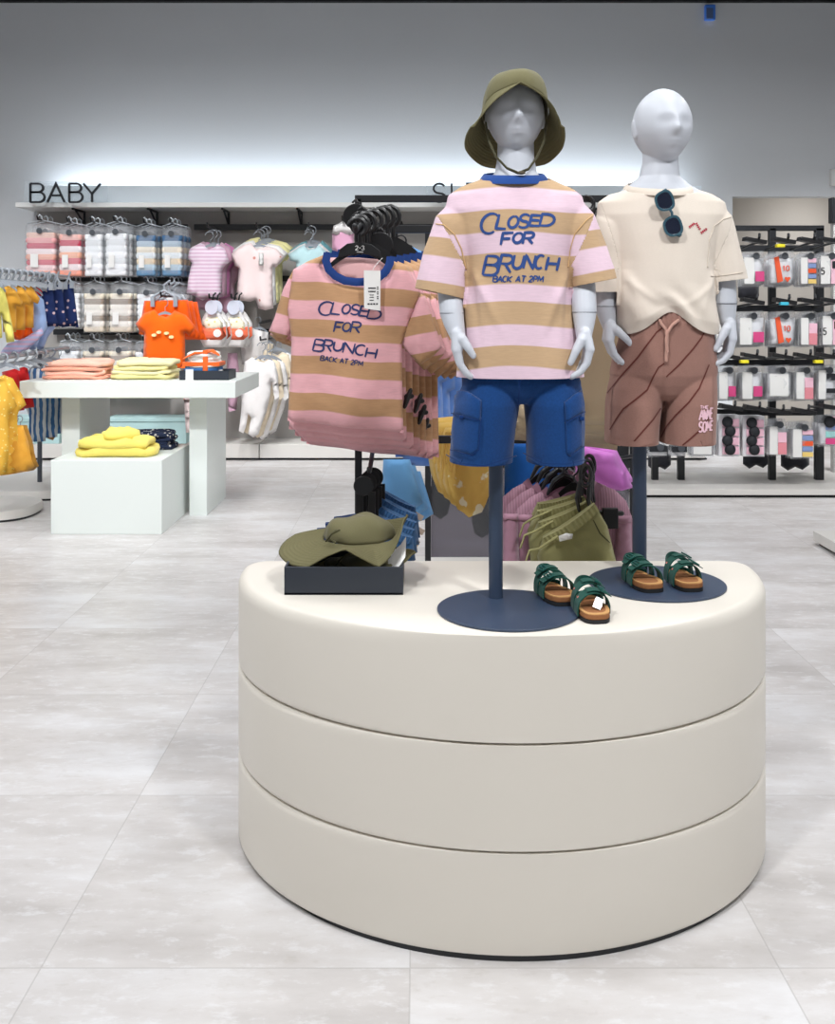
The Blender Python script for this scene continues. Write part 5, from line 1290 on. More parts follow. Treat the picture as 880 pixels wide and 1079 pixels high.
for i, (x, w_) in enumerate(((538, 14), (553, 14), (657, 15))):
    t = garment('mauve_trousers', ('leftmost mauve trousers clipped under the sweatshirts', 'second mauve trousers clipped under the sweatshirts', 'mauve trousers at the right end below the black clip')[i], 'trousers', 3.08+.02*i, [(x-w_/2, 543+i), (x+w_/2, 543+i), (x+w_/2+3, 600), (x+w_/2+5, 650), (x-w_/2-4, 650), (x-w_/2-2, 600)], M['mauve_p'], 'mauve trousers', .02, .02, seed=95+i, fold=.01,
       parts=[('waistband', [(x-w_/2-1, 541+i), (x+w_/2+1, 541+i), (x+w_/2+1, 549+i), (x-w_/2-1, 549+i)], M['mauve_p'], -.004, .022)])
tag(obj('trouser_clip', MB().box(P(643, 546, 3.04), (.045, .02, .06)).tube([P(630, 540, 3.05), P(655, 541, 3.05)], .008, 8), M['black_plastic'], loc=P(643, 546, 3.04), bevel=.004), 'square black trouser clip right of the olive shorts', 'clip')
# olive shorts fan
M['khaki'] = cloth('khaki_cotton', rgb(148, 144, 98), .1, bk=.25)
for i, (a, b) in enumerate((((566, 530), (607, 520)), ((566, 538), (616, 523)), ((567, 550), (622, 526)), ((572, 566), (626, 530)))):
    Y = 3.10-.04*i; q = [(b[0]+14, b[1]+24), (b[0]+26+i*2, b[1]+70+8*i), (a[0]+40, a[1]+80), (a[0]+8, a[1]+74), (a[0]-6, a[1]+20)]
    if i < 3: q = [(b[0]+6, b[1]+30), (a[0]+30, a[1]+70), (a[0]-6, a[1]+60), (a[0]-10, a[1]+20)]
    t = waist_shorts('khaki_shorts', ('rear', 'third', 'second', 'front')[i]+' khaki olive shorts in the fan behind the podium', Y, a, b, 40, q, M['khaki'], 'khaki shorts behind the podium', 100+i, wb_px=9)
    if i: obj('drawcord', MB().tube([P(a[0]+14, a[1], Y-.03), P(a[0]-4, a[1]+6+2*i, Y-.035), P(a[0]-14, a[1]+14, Y-.03), P(a[0]-18, a[1]+26, Y-.03)], .0065, 8, flat=.5), M['khaki'], t)
    if i == 3:
        obj('pocket_seam', print_on(BVHTree.FromPolygons([Vector(v) for v in panel(PX([a, b]+q, Y), Y, .02, res=.016, wr=.004, fold=.008, nf=3, seed=103).v], panel(PX([a, b]+q, Y), Y, .02, res=.016, wr=.004, fold=.008, nf=3, seed=103).f), [[(625, 548), (632, 562), (642, 572)]], 1.4, .003, 1.5), M['olive_in'], t)
        obj('label_tag', panel(PX([(587, 562), (595, 559), (602, 560), (601, 565), (588, 568)], Y), Y-.034, .004, res=.012, wr=0, fold=0), M['white'], t, angle=0)
# black hangers over the sweatshirts and clips of the shorts
for i in range(4):
    Y = 3.2+.07*i; x = 592-6*i; y = 505-5*i
    hh = thing('black_hanger', ('front', 'second', 'third', 'rear')[i]+' black hanger neck over the mauve sweatshirts', 'hanger', P(x, y, Y), 'black hanger necks over the sweatshirts')
    obj('yoke', MB().tube([P(x-14, y+14, Y), P(x-8, y+2, Y), P(x+2, y-5, Y), P(x+10, y-2, Y), P(x+18, y+8, Y)], [.010, .017, .019, .017, .012], 12, flat=.5), M['black_plastic'], hh)
    obj('hook', MB().tube([P(x+2, y-6, Y), P(x+2, y-12, Y), P(x+8, y-16, Y), P(x+12, y-11, Y)], .0045, 8), M['black_plastic'], hh)
for i in range(3):
    Y = 3.0+.05*i; x = 617+2*i; y = 505-5*i
    hh = thing('clip_hanger', ('front', 'middle', 'rear')[i]+' black clip hanger holding the khaki shorts', 'hanger', P(x, y, Y), 'black clip hangers over the khaki shorts')
    ring = MB().tube([P(x+9*math.cos(a_)*.62, y-4+11*math.sin(a_), Y) for a_ in [2*PI*k/20 for k in range(21)]], .010, 8, flat=.6)
    obj('ring', ring, M['black_plastic'], hh)
    obj('clip', MB().tube([P(x-6, y+4, Y), P(x-9, y+20, Y), P(x-7, y+32, Y)], [.010, .011, .008], 10, flat=.6).tube([P(x+4, y+6, Y), P(x+3, y+22, Y), P(x+5, y+32, Y)], [.010, .011, .008], 10, flat=.6), M['black_plastic'], hh)
front_arm(604, zl, YF, 3.0, ZP(497, 3.02))
front_arm(640, ZP(489, YR), YR, 3.5, ZP(478, 3.55), par=rk2); front_arm(556, ZP(489, YR), YR, 3.68, ZP(470, 3.7), par=rk2); front_arm(490, ZP(489, YR), YR, 3.62, ZP(462, 3.65), par=rk2)
# ------------------------------------------------------------------ packs on the wall rails
M['clipgrey'] = plain('clear_grey_clip', rgb(186, 192, 198), .35)
def stack_mat(name, cols, h):
    """folded clothes seen edge on: bands of colour by height"""
    m, nt, b = nm(name); at = N(nt, 'ShaderNodeAttribute'); at.attribute_name = 'u'
    st = [(i/len(cols), c) for i, c in enumerate(cols)]
    k = ramp(nt, at.outputs['Fac'], st, 'CONSTANT'); nt.links.new(k, b.inputs['Base Color']); b.inputs['Roughness'].default_value = .9; b.inputs['Specular IOR Level'].default_value = .15; return m
PKC = {'pink': [rgb(*c) for c in ((240, 168, 150), (235, 206, 206), (206, 96, 112), (238, 178, 158), (240, 224, 224), (198, 84, 104), (236, 172, 172), (240, 200, 186))],
       'red': [rgb(*c) for c in ((238, 160, 140), (238, 222, 222), (214, 104, 116), (240, 180, 152), (238, 226, 226), (196, 70, 92), (240, 186, 176))],
       'white': [rgb(*c) for c in ((232, 232, 234), (244, 244, 246), (224, 226, 228), (244, 244, 246), (236, 238, 240), (222, 224, 226), (240, 242, 244))],
       'blue': [rgb(*c) for c in ((104, 140, 172), (178, 198, 212), (226, 206, 176), (222, 228, 232), (232, 222, 204), (176, 194, 208), (76, 110, 146))],
       'beige': [rgb(*c) for c in ((216, 204, 186), (236, 230, 222), (160, 146, 132), (228, 222, 214), (232, 226, 216), (150, 136, 122), (232, 222, 202))]}
PKM = {k: stack_mat('folded_'+k, v, 0) for k, v in PKC.items()}
PKN = {k: len(v) for k, v in PKC.items()}
def bulge(x0, x1, z0, z1, Y, d, n, mb=None):
    """n soft rolled layers, u = layer index / n"""
    mb = mb or MB(); rings = []; us = []; cx = (x0+x1)/2; hw = (x1-x0)/2
    for i in range(n):
        for j, (g, t) in enumerate(((.93, .04), (1.0, .3), (1.0, .7), (.93, .96))):
            z = z0+(z1-z0)*(i+t)/n; wob = 1+.03*math.sin(i*2.3)
            rings.append([Vector((cx+hw*g*wob*math.copysign(abs(math.cos(a))**.4, math.cos(a)), Y+d*g*math.copysign(abs(math.sin(a))**.4, math.sin(a)), z)) for a in [2*PI*k/20 for k in range(20)]])
            us += [(i+.5)/n]*20
    return mb.loft(rings, us=us)
def wall_pack(x0, x1, y0, y1, kind, label, Y=9.72, group='clothing packs on the wall'):
    t = thing('clothing_pack', label, 'pack', (P((x0+x1)/2, 0, Y).x, Y, ZP(y0, Y)), group)
    a, b = P(x0, 0, Y).x, P(x1, 0, Y).x; zt, zb = ZP(y0+6.5, Y), ZP(y1, Y); w = b-a
    obj('folded_clothes', bulge(a+.012, b-.012, zb+.008, ZP(y0+13, Y), Y, .045, PKN[kind]), PKM[kind], t, angle=0)
    obj('plastic_bag', panel([(a, zb), (b, zb), (b+.004, (zt+zb)/2), (b, zt), (b-.02, zt+.03), (a+.02, zt+.03), (a, zt), (a-.004, (zt+zb)/2)], Y, .058, edge=.02, res=.05, wr=.004, fold=.003, seed=int(x0)), M['bag'], t, angle=0)
    xc = (a+b)/2; zz = zt+.03
    obj('label_card', MB().box((a+w*.34, Y-.062, zb+(zt-zb)*.32), (w*.24, .003, (zt-zb)*.26)), M['white'], t)
    obj('hanger_clip', MB().tube([(xc-w*.42, Y, zz), (xc-w*.12, Y, zz+.020), (xc, Y, zz+.03), (xc+w*.12, Y, zz+.020), (xc+w*.42, Y, zz)], .008, 8, flat=.6).tube([(xc, Y, zz+.025), (xc, Y, zz+.06), (xc-.02, Y, zz+.08), (xc-.035, Y, zz+.065)], .007, 8), M['clipgrey'], t)
    obj('size_disc', MB().tube([Vector((xc, Y-.066, zt-.045)), Vector((xc, Y-.062, zt-.045))], .028, 20, False), plain('black_disc', rgb(40, 42, 48), .5) if 'disc' not in M else M['disc'], t)
    return t
M['disc'] = plain('grey_disc', rgb(70, 74, 80), .5)
PKS = [('pink', 27, 61, 232, 292, 'leftmost pink and coral striped clothing pack on the top rail'), ('red', 62, 88, 234, 292, 'second pink and red clothing pack on the top rail'),
       ('white', 89, 110, 234, 292, 'white clothing pack beside the red one on the top rail'), ('white', 111, 136, 233, 292, 'white clothing pack beside the blue ones on the top rail'),
       ('blue', 143, 166, 235, 292, 'blue and cream clothing pack next to the white ones on the top rail'), ('blue', 170, 194, 235, 292, 'blue and cream clothing pack at the right end of the top rail'),
       ('white', 62, 86, 296, 346, 'white clothing pack behind navy shorts on the middle rail'), ('beige', 88, 112, 296, 351, 'beige striped clothing pack left of another on the middle rail'),
       ('beige', 115, 141, 296, 351, 'beige striped clothing pack right of another on the middle rail'), ('white', 144, 168, 297, 349, 'white clothing pack behind orange tee on the middle rail'), ('white', 171, 196, 297, 349, 'white clothing pack right of the orange shorts clips'),
       ('white', 62, 85, 357, 404, 'white clothing pack on the lowest rail above coral tops'), ('beige', 87, 111, 357, 404, 'beige clothing pack at left on the lowest rail'), ('beige', 114, 140, 357, 404, 'beige clothing pack in the middle of lowest rail'), ('white', 142, 166, 358, 404, 'white clothing pack beside orange tee on lowest rail')]
for kind, x0, x1, y0, y1, lab in PKS:
    t = wall_pack(x0, x1, y0, y1, kind, lab)
    for k in (1, 2): dup(t, (0.004*k+.012, .115*k, 0), lab.replace('clothing ', '') + (', one behind' if k == 1 else ', rearmost'))
    obj('hook', MB().tube([(t.location.x, 10.09, t.location.z+.0), (t.location.x, 9.62, t.location.z+.0), (t.location.x, 9.60, t.location.z+.03)], .008, 8), M['metal_black'], wu)
def wall_hook(px, py, Y, zr=None): obj('hook', MB().tube([(P(px, 0, Y).x, 10.09, ZP(py, Y)), (P(px, 0, Y).x, Y-.14, ZP(py, Y)), (P(px, 0, Y).x, Y-.16, ZP(py, Y)+.03)], .009, 8), M['metal_black'], wu)
# ------------------------------------------------------------------ baby clothes on the wall
def fine_stripe(name, c1, c2, per=.035):
    m, nt, b = nm(name); tc = N(nt, 'ShaderNodeTexCoord'); sep = N(nt, 'ShaderNodeSeparateXYZ'); nt.links.new(tc.outputs['Object'], sep.inputs[0])
    k = math_(nt, 'GREATER_THAN', math_(nt, 'FRACT', math_(nt, 'DIVIDE', sep.outputs['Z'], per)), .5); nt.links.new(mix(nt, k, c1, c2), b.inputs['Base Color']); b.inputs['Roughness'].default_value = .9; b.inputs['Specular IOR Level'].default_value = .15; return m
M['lilac'] = fine_stripe('lilac_stripe', rgb(220, 188, 210), rgb(236, 220, 232)); M['magenta'] = cloth('magenta', rgb(204, 124, 176), .08); M['mauve2'] = cloth('mauve_pink', rgb(200, 160, 180), .08); M['babypink'] = printed('baby_pink_print', rgb(244, 224, 222), rgb(214, 150, 140), 7, .10)
M['babyyellow'] = cloth('baby_yellow', rgb(240, 232, 170), .06); M['babywhite'] = cloth('baby_white', rgb(240, 236, 234), .05); M['aquajersey'] = cloth('pale_aqua', rgb(190, 222, 226), .06); M['tealjersey'] = cloth('teal', rgb(110, 170, 180), .06); M['orange'] = cloth('bright_orange', rgb(255, 104, 20), .06); M['orange_d'] = cloth('orange_shorts', rgb(246, 92, 14), .06)
M['creamw'] = cloth('baby_cream', rgb(232, 216, 190), .06); M['pinkjersey'] = cloth('pink_jersey', rgb(232, 176, 204), .06)
Y = 9.66
ro = [(200, 262), (211, 256), (216, 258), (220, 263), (225, 261), (229, 257), (237, 262), (242, 276), (236, 281), (234, 285), (234, 312), (226, 315), (217, 314), (214, 317), (205, 312), (197, 309), (199, 292), (202, 277), (198, 272)]
g = garment('romper', 'lilac striped baby romper hanging in front on the wall rail', 'romper', Y, ro, M['lilac'], 'lilac rompers on the wall', .03, .04, seed=201, fold=.02, hang=(222, 22, 257), hz=.13)
for i, (mt, lab) in enumerate((('mauve2', 'mauve romper directly behind the lilac striped one'), ('magenta', 'magenta romper behind the mauve and lilac ones'), ('mauve2', 'rearmost mauve romper behind the magenta one'))): dup(g, (.02+.02*i, .07*(i+1), .02-.02*i*(i == 2)+(-.10 if i == 2 else 0)), lab, (1.08+.04*i, 1, 1.03), {'lilac_stripe': M[mt]})
wall_hook(222, 240, 9.7)
ro = [(244, 267), (256, 258), (265, 256), (270, 262), (276, 261), (280, 259), (291, 262), (300, 270), (291, 282), (287, 281), (287, 300), (288, 325), (280, 327), (272, 325), (269, 316), (264, 318), (248, 316), (250, 300), (252, 282), (247, 280)]
g = garment('romper', 'pale pink printed baby romper hanging in front on the wall', 'romper', Y, ro, M['babypink'], 'pink rompers on the wall', .03, .04, seed=205, fold=.02, hang=(273, 24, 257), hz=.13, parts=[('price_tag', [(274, 267), (279, 267), (279, 280), (274, 280)], M['white'], -.075, .004)])
for i, (mt, lab) in enumerate((('babywhite', 'white romper behind the pale pink printed romper'), ('babyyellow', 'pale yellow romper behind the pink and white ones'), ('babyyellow', 'rearmost pale yellow romper behind the pink printed one'))): dup(g, (.01+.02*i, .07*(i+1), .03+.02*i), lab, (1.06+.03*i, 1, .99), {'baby_pink_print': M[mt]})
wall_hook(273, 240, 9.7)
ro = [(304, 268), (316, 260), (321, 258), (325, 263), (331, 262), (336, 258), (345, 266), (348, 275), (340, 278), (339, 330), (325, 340), (310, 330), (312, 276), (306, 275)]
g = garment('bodysuit', 'pale aqua baby bodysuit behind the striped tees on the wall', 'bodysuit', Y, ro, M['aquajersey'], 'aqua bodysuits on the wall', .03, .04, seed=209, hang=(327, 22, 257), hz=.13)
for i, (mt, lab) in enumerate((('babywhite', 'white bodysuit behind the pale aqua one'), ('tealjersey', 'teal bodysuit behind the aqua and white ones'))): dup(g, (.01*i, .07*(i+1), .02+.03*i), lab, 1.08+.05*i, {'pale_aqua': M[mt]})
wall_hook(327, 240, 9.7)
g = garment('bib', 'pink bib with pale scalloped top near the rack corner', 'bib', Y, [(350, 246), (352, 238), (357, 237), (361, 234), (366, 237), (371, 238), (373, 246), (373, 262), (368, 268), (355, 268), (350, 262)], M['pinkjersey'], None, .03, .05, seed=213, parts=[('pale_top', [(350, 246), (352, 238), (357, 236), (361, 233), (366, 236), (371, 238), (373, 246), (368, 248), (361, 246), (355, 248)], M['babywhite'], -.026, .012)])
obj('hook', MB().tube([P(362, 236, Y), P(362, 231, Y), P(364, 229, Y)], .008, 8), M['metal_black'], g); wall_hook(362, 233, 9.7)
# popcorn bibs
M['redorange'] = fine_stripe('red_orange_print', rgb(236, 104, 72), rgb(240, 132, 100), .012); M['popcorn'] = printed('popcorn_print', rgb(240, 234, 212), rgb(226, 204, 140), 22, .25)
def bib(x, y, lab, Y):
    t = garment('bib', lab, 'bib', Y, [(x-8, y+10), (x-4, y+6), (x+4, y+6), (x+8, y+10), (x+14, y+20), (x+16, y+34), (x+11, y+46), (x-9, y+46), (x-15, y+34), (x-13, y+20)], M['babywhite'], 'printed bibs on the wall', .03, .05, seed=int(x),
       parts=[('printed_top', [(x-10, y+20), (x-5, y+14), (x+6, y+14), (x+11, y+20), (x+12, y+28), (x-11, y+28)], M['popcorn'], -.024, .012), ('red_scallop', [(x-14, y+25), (x-10, y+23), (x-6, y+25.5), (x-2, y+23), (x+2, y+25.5), (x+6, y+23), (x+10, y+25.5), (x+14.5, y+24), (x+15, y+34), (x+10, y+38), (x-8, y+38), (x-14.5, y+34)], M['redorange'], -.026, .014)])
    obj('header_card', MB().slab([(P(x, 0, Y).x+.058*math.cos(a), ZP(y+4, Y)+.066*math.sin(a)) for a in [2*PI*k/28 for k in range(28)]], Y-.055, Y-.045), plain('lilac_card', rgb(206, 210, 224), .5) if 'card' not in M else M['card'], t)
    obj('print_disc', MB().slab([(P(x+6, 0, Y).x+.036*math.cos(a), ZP(y+31, Y)+.036*math.sin(a)) for a in [2*PI*k/24 for k in range(24)]], Y-.052, Y-.045), M['white'], t)
    obj('hook', MB().tube([P(x, y-4, Y), P(x+1, y-9, Y), P(x+3, y-11, Y)], .008, 8), M['metal_black'], t); return t
M['card'] = plain('lilac_card', rgb(206, 210, 224), .5)
t = bib(224, 320, 'white bib with red scalloped print, left of the two', 9.45); dup(t, (.03, .06, 0), 'white printed bib directly behind the left one'); 
t = bib(247, 320, 'white bib with red scalloped print, right of the two', 9.55); dup(t, (.03, .06, 0), 'white printed bib directly behind the right one')
wall_hook(224, 314, 9.5); wall_hook(247, 314, 9.6)
# sleepsuits
Y = 9.5
so = [(258, 381), (266, 376), (271, 380), (278, 382), (284, 378), (290, 382), (293, 395), (294, 418), (290, 421), (286, 402), (285, 415), (280, 436), (272, 458), (267, 461), (262, 457), (265, 440), (262, 436), (259, 450), (256, 457), (252, 454), (254, 430), (254, 405)]
g = garment('sleepsuit', 'front white baby sleepsuit with long sleeves and feet hanging', 'sleepsuit', Y, so, M['babywhite'], 'white and cream sleepsuits', .034, .04, seed=220, fold=.03, hang=(277, 20, 374), hz=.13)
for i, (mt, lab) in enumerate((('creamw', 'cream sleepsuit directly behind the front white one'), ('babywhite', 'second white sleepsuit behind the cream one'), ('creamw', 'second cream sleepsuit deeper in the row'), ('babywhite', 'rearmost white sleepsuit of the row'))): dup(g, (.03+.03*i, .08*(i+1), .03*i-.04*(i % 2)), lab, 1.02+.02*i, {'baby_white': M[mt]})
wall_hook(277, 358, 9.55); obj('rail', MB().tube([(P(277, 0, 9.6).x, 10.1, ZP(338, 9.6)), (P(277, 0, 9.6).x, 9.45, ZP(340, 9.5))], .015, 8), M['metal_black'], wu)
for i, (x, y) in enumerate(((263, 350), (268, 362))):
    garment('small_top', ('upper', 'lower')[i]+' beige and white baby top folded over its hanger above sleepsuits', 'top', 9.75+.05*i, [(x-10, y), (x, y-6), (x+10, y-2), (x+20, y), (x+18, y+34), (x-8, y+34)], M['creamw' if i else 'babywhite'], 'tops above the sleepsuits', .05, .05, seed=230+i, hang=(x+10, 18, y-6), hz=.1)
# orange tee and shorts in front of the wall
Y = 9.1
oo = [(143, 341), (152, 330), (163, 326), (168, 332), (175, 334), (181, 330), (184, 327), (196, 332), (207, 345), (199, 354), (195, 350), (195, 388), (150, 387), (152, 350), (149, 353)]
t = garment('t_shirt', 'bright orange baby tee with pale print above the table', 'shirt', Y, oo, M['orange'], None, .04, .04, seed=240, hang=(174, 22, 328), hz=.13)
for i, (x, y) in enumerate(((164, 353), (169, 350), (177, 351), (182, 355))): obj('printed_shape', MB().slab([(P(x, 0, Y).x+.021*math.cos(a), ZP(y, Y)+.014*math.sin(a)) for a in [2*PI*k/16 for k in range(16)]], Y-.062, Y-.046), M['babyyellow'], t)
for i in range(3):
    x = 176+5*i; y = 316+i*1.0
    t = garment('shorts', ('front', 'middle', 'rear')[i]+' orange baby shorts clipped behind the orange tee', 'shorts', 9.22+.08*i, [(x-24, y+1), (x+22, y), (x+28, y+30), (x+32, y+40), (x+10, y+40), (x, y+22), (x-10, y+40), (x-30, y+36)], M['orange_d'], 'orange shorts behind the tee', .034, .045, seed=245+i)
    obj('clip_hanger', MB().box(P(x-15, y+2, 9.18+.08*i), (.035, .03, .09)).box(P(x+9, y+2, 9.18+.08*i), (.035, .03, .09)).tube([P(x-15, y-3, 9.2+.08*i), P(x-3, y-10, 9.2+.08*i), P(x+9, y-3, 9.2+.08*i)], .014, 8).tube([P(x-3, y-10, 9.2+.08*i), P(x-3, y-16, 9.2+.08*i), P(x+3, y-20, 9.2+.08*i)], .010, 8), M['grey_plastic'], t)
wall_hook(174, 312, 9.15); wall_hook(182, 300, 9.4)
# pinkish garments glimpsed under the table and beside its leg
garment('leggings', 'pale pink leggings hanging low beside the table leg', 'trousers', 9.6, [(193, 415), (202, 415), (203, 440), (200, 456), (196, 456), (195, 440)], M['babypink'], None, .03, .05, seed=250)
garment('small_top', 'grey pink patterned top right of the towel tray', 'top', 9.65, [(240, 372), (250, 372), (253, 400), (249, 432), (241, 434), (238, 400)], M['mauve2'], None, .03, .05, seed=251)
# ------------------------------------------------------------------ left clothes rails
LR = thing('clothes_rail', 'two tier metal clothes rail with round base at left edge', 'rack', (-2.94, 8.05, 0))
def base_disc(c, rx, ry, par): 
    rr = lambda g, z: [Vector((c[0]+rx*g*math.copysign(abs(math.cos(a))**.7, math.cos(a)), c[1]+ry*g*math.copysign(abs(math.sin(a))**.7, math.sin(a)), z)) for a in [2*PI*k/56 for k in range(56)]]
    obj('base', MB().loft([rr(1.0, .016), rr(1.0, .062), rr(.985, .072), rr(.3, .073), rr(.01, .073)]), M['plinth'], par); obj('foot_ring', MB().loft([rr(.975, .0), rr(.975, .017)]), M['metal_black'], par)
base_disc((-2.93, 8.08), .47, .46, LR)
obj('pole', MB().cyl((-2.94, 8.05, .07), (-2.94, 8.05, 1.66), .018, 16), plain('gunmetal_pole', rgb(70, 74, 82), .4), LR)
M['chrome'] = plain('grey_rail', rgb(150, 154, 160), .35, .5)
obj('rail', MB().tube([(-2.94, 8.05, 1.65), (-2.62, 7.75, 1.655), (-2.60, 7.5, 1.655), (-2.60, 6.0, 1.655)], .014, 10), M['chrome'], LR)
obj('rail', MB().tube([(-2.94, 8.05, 1.10), (-2.62, 7.75, 1.125), (-2.60, 7.5, 1.125), (-2.60, 6.0, 1.10)], .014, 10), M['chrome'], LR)
LR2 = thing('clothes_rail', 'nearer clothes rail base and stand cut by the left edge', 'rack', (-2.98, 7.12, 0))
base_disc((-3.07, 7.13), .45, .33, LR2)
obj('pole', MB().cyl((-3.05, 7.12, .07), (-3.05, 7.12, 1.45), .018, 16), M['metal_black'], LR2)
obj('rail', MB().tube([(-3.05, 7.12, 1.44), (-2.8, 7.0, 1.45), (-2.72, 6.8, 1.45), (-2.72, 6.2, 1.45)], .014, 10), M['chrome'], LR2)
M['mustard'] = cloth('mustard_cotton', rgb(226, 164, 62), .08); M['ltyellow'] = cloth('light_yellow', rgb(238, 226, 118), .08); M['paleblue'] = cloth('pale_blue', rgb(152, 178, 222), .08); M['redj'] = cloth('red_jersey', rgb(204, 40, 42), .08)
M['bluestripe'] = None
def diag_stripe(name, c1, c2):
    m, nt, b = nm(name); tc = N(nt, 'ShaderNodeTexCoord'); wv = N(nt, 'ShaderNodeTexWave'); wv.inputs['Scale'].default_value = 8; wv.inputs['Distortion'].default_value = 3; nt.links.new(tc.outputs['Object'], wv.inputs['Vector'])
    nt.links.new(mix(nt, ramp(nt, wv.outputs['Fac'], [(.45, 0), (.55, 1)]), c1, c2), b.inputs['Base Color']); b.inputs['Roughness'].default_value = .9; b.inputs['Specular IOR Level'].default_value = .15; return m
M['bluestripe'] = diag_stripe('blue_white_stripe', rgb(74, 116, 166), rgb(212, 218, 222)); M['yellowdot'] = printed('yellow_dotted', rgb(236, 184, 74), rgb(244, 220, 140), 40, .22); M['lav'] = fine_stripe('lavender_stripe', rgb(206, 176, 206), rgb(176, 186, 222), .03); M['ochre'] = cloth('ochre', rgb(190, 138, 56), .1)
LG = 'clothes on the left upper rail'
def rows(name, lab0, cat, Y, o, mat, group, n, dx, dy, dz, labs, mats=None, **k):
    g = garment(name, lab0, cat, Y, o, mat, group, **k)
    for i in range(n): dup(g, (dx*(i+1), dy*(i+1), dz*(i+1)), labs[i], 1, mats)
    return g
rows('romper', 'front pale yellow long sleeved romper at the left edge', 'romper', 6.5, [(-16, 306), (-4, 300), (4, 303), (8, 318), (14, 350), (15, 360), (7, 361), (4, 345), (1, 330), (2, 356), (-14, 358)], M['ltyellow'], LG, 1, -.04, .1, 0, ['second pale yellow romper behind the front one'], thick=.05, res=.04, seed=301, hang=(-4, 20, 298))
rows('t_shirt', 'front orange yellow tee on the upper left rail', 'shirt', 6.75, [(0, 304), (8, 299), (14, 303), (24, 318), (22, 324), (17, 322), (17, 350), (3, 350), (2, 320)], M['mustard'], LG, 2, .012, .12, .012, ['second orange yellow tee on the upper left rail', 'third orange yellow tee beside the pale blue top'], thick=.04, res=.04, seed=303, hang=(9, 18, 298))
rows('trousers', 'front orange trousers under the orange yellow tees', 'trousers', 6.95, [(12, 322), (24, 322), (26, 352), (22, 358), (16, 358), (13, 352)], M['orange_d'], LG, 2, .015, .07, -.0, ['second orange trousers under the yellow tees', 'third orange trousers beside the pale blue top'], thick=.04, res=.04, seed=305)
rows('bodysuit', 'front pale blue bodysuit on the upper left rail', 'bodysuit', 7.1, [(31, 312), (38, 308), (46, 316), (48, 330), (50, 346), (42, 356), (37, 370), (31, 368), (29, 340)], M['paleblue'], LG, 1, .02, .09, .0, ['second pale blue bodysuit behind the front one'], thick=.05, res=.04, seed=307, hang=(37, 16, 303))
garment('trousers', 'lavender striped trousers hanging below the pale yellow romper', 'trousers', 7.0, [(8, 362), (26, 356), (44, 345), (46, 352), (30, 368), (14, 376), (0, 372)], M['lav'], LG, thick=.04, res=.04, seed=309)
garment('t_shirt', 'coral red top edge between yellow tees and navy shorts', 'shirt', 7.18, [(28, 301), (36, 300), (46, 307), (48, 312), (40, 312), (34, 318), (27, 314)], M['redj'], LG, thick=.03, res=.04, seed=311, hang=(36, 18, 298))
for i, (a, b_) in enumerate(((44, 0), (54, -1), (66, -2))):
    Y = 7.15+.1*i
    t = garment('shorts', ('front', 'middle', 'rear')[i]+' navy flower print shorts at the end of the left rail', 'shorts', Y, [(a+1, 302+b_), (a+11, 301+b_), (a+17, 343-b_), (a+8, 344), (a-1, 345), (a-3, 342)], M['navy_flower'], 'navy shorts on the left rail', .03, .03, seed=315+i)
    obj('clip_hanger', MB().box(P(a+3, 303+b_, Y-.02), (.03, .02, .05)).box(P(a+10, 302+b_, Y-.02), (.03, .02, .05)).tube([P(a+3, 301+b_, Y), P(a+6.5, 295+b_, Y), P(a+10, 300+b_, Y)], .01, 8).tube([P(a+6.5, 295+b_, Y), P(a+6.5, 290, Y), P(a+8, 287, Y)], .008, 8), M['grey_plastic'], t)
for i in range(12):
    Y = 6.22+.105*i; hh = thing('hanger', ('nearest', 'second', 'third', 'fourth', 'fifth', 'sixth', 'seventh', 'eighth', 'ninth', 'tenth', 'eleventh', 'farthest')[i]+' grey hanger head along the upper left rail', 'hanger', (-2.60, Y, 1.655), 'grey hangers on the left rail')
    obj('hook', MB().tube([(-2.60, Y, 1.605)]+[(-2.60+.021*math.cos(a), Y, 1.648+.021*math.sin(a)) for a in [math.radians(-60+30*k) for k in range(9)]], .008, 8), M['grey_plastic'], hh)
    obj('shoulders', hanger_mb(-2.60, Y, 1.605, .22, .04, .0001), M['grey_plastic'], hh)
# lower rail
LG2 = 'clothes on the left lower rail'
rows('shirt', 'front blue and white striped shirt on the lower left rail', 'shirt', 7.2, [(26, 396), (34, 387), (42, 388), (50, 398), (52, 420), (50, 440), (48, 465), (30, 466), (31, 440), (24, 420)], M['bluestripe'], LG2, 2, .04, .12, .015, ['second blue striped shirt on the lower left rail', 'third blue striped shirt beside the table'], thick=.05, res=.04, seed=321, hang=(38, 18, 384))
garment('shirt', 'ochre shirt at the end of the lower left rail', 'shirt', 7.62, [(44, 386), (54, 378), (62, 380), (72, 390), (68, 400), (64, 450), (56, 464), (50, 462)], M['ochre'], LG2, thick=.04, res=.04, seed=325, hang=(56, 18, 376))
rows('trousers', 'front red trousers clipped on the lower left rail', 'trousers', 6.95, [(2, 392), (18, 388), (22, 410), (26, 432), (14, 434), (6, 420)], M['redj'], LG2, 1, .03, .1, .01, ['second red trousers behind the front ones'], thick=.04, res=.04, seed=327)
rows('romper', 'front yellow dotted romper at the lower left edge', 'romper', 6.6, [(-20, 402), (-6, 396), (4, 400), (14, 418), (18, 428), (11, 434), (9, 440), (10, 470), (6, 500), (-16, 502), (-18, 440)], M['yellowdot'], LG2, 1, .02, .1, .0, ['second yellow dotted romper behind the front one'], thick=.06, res=.04, seed=331, fold=.02)
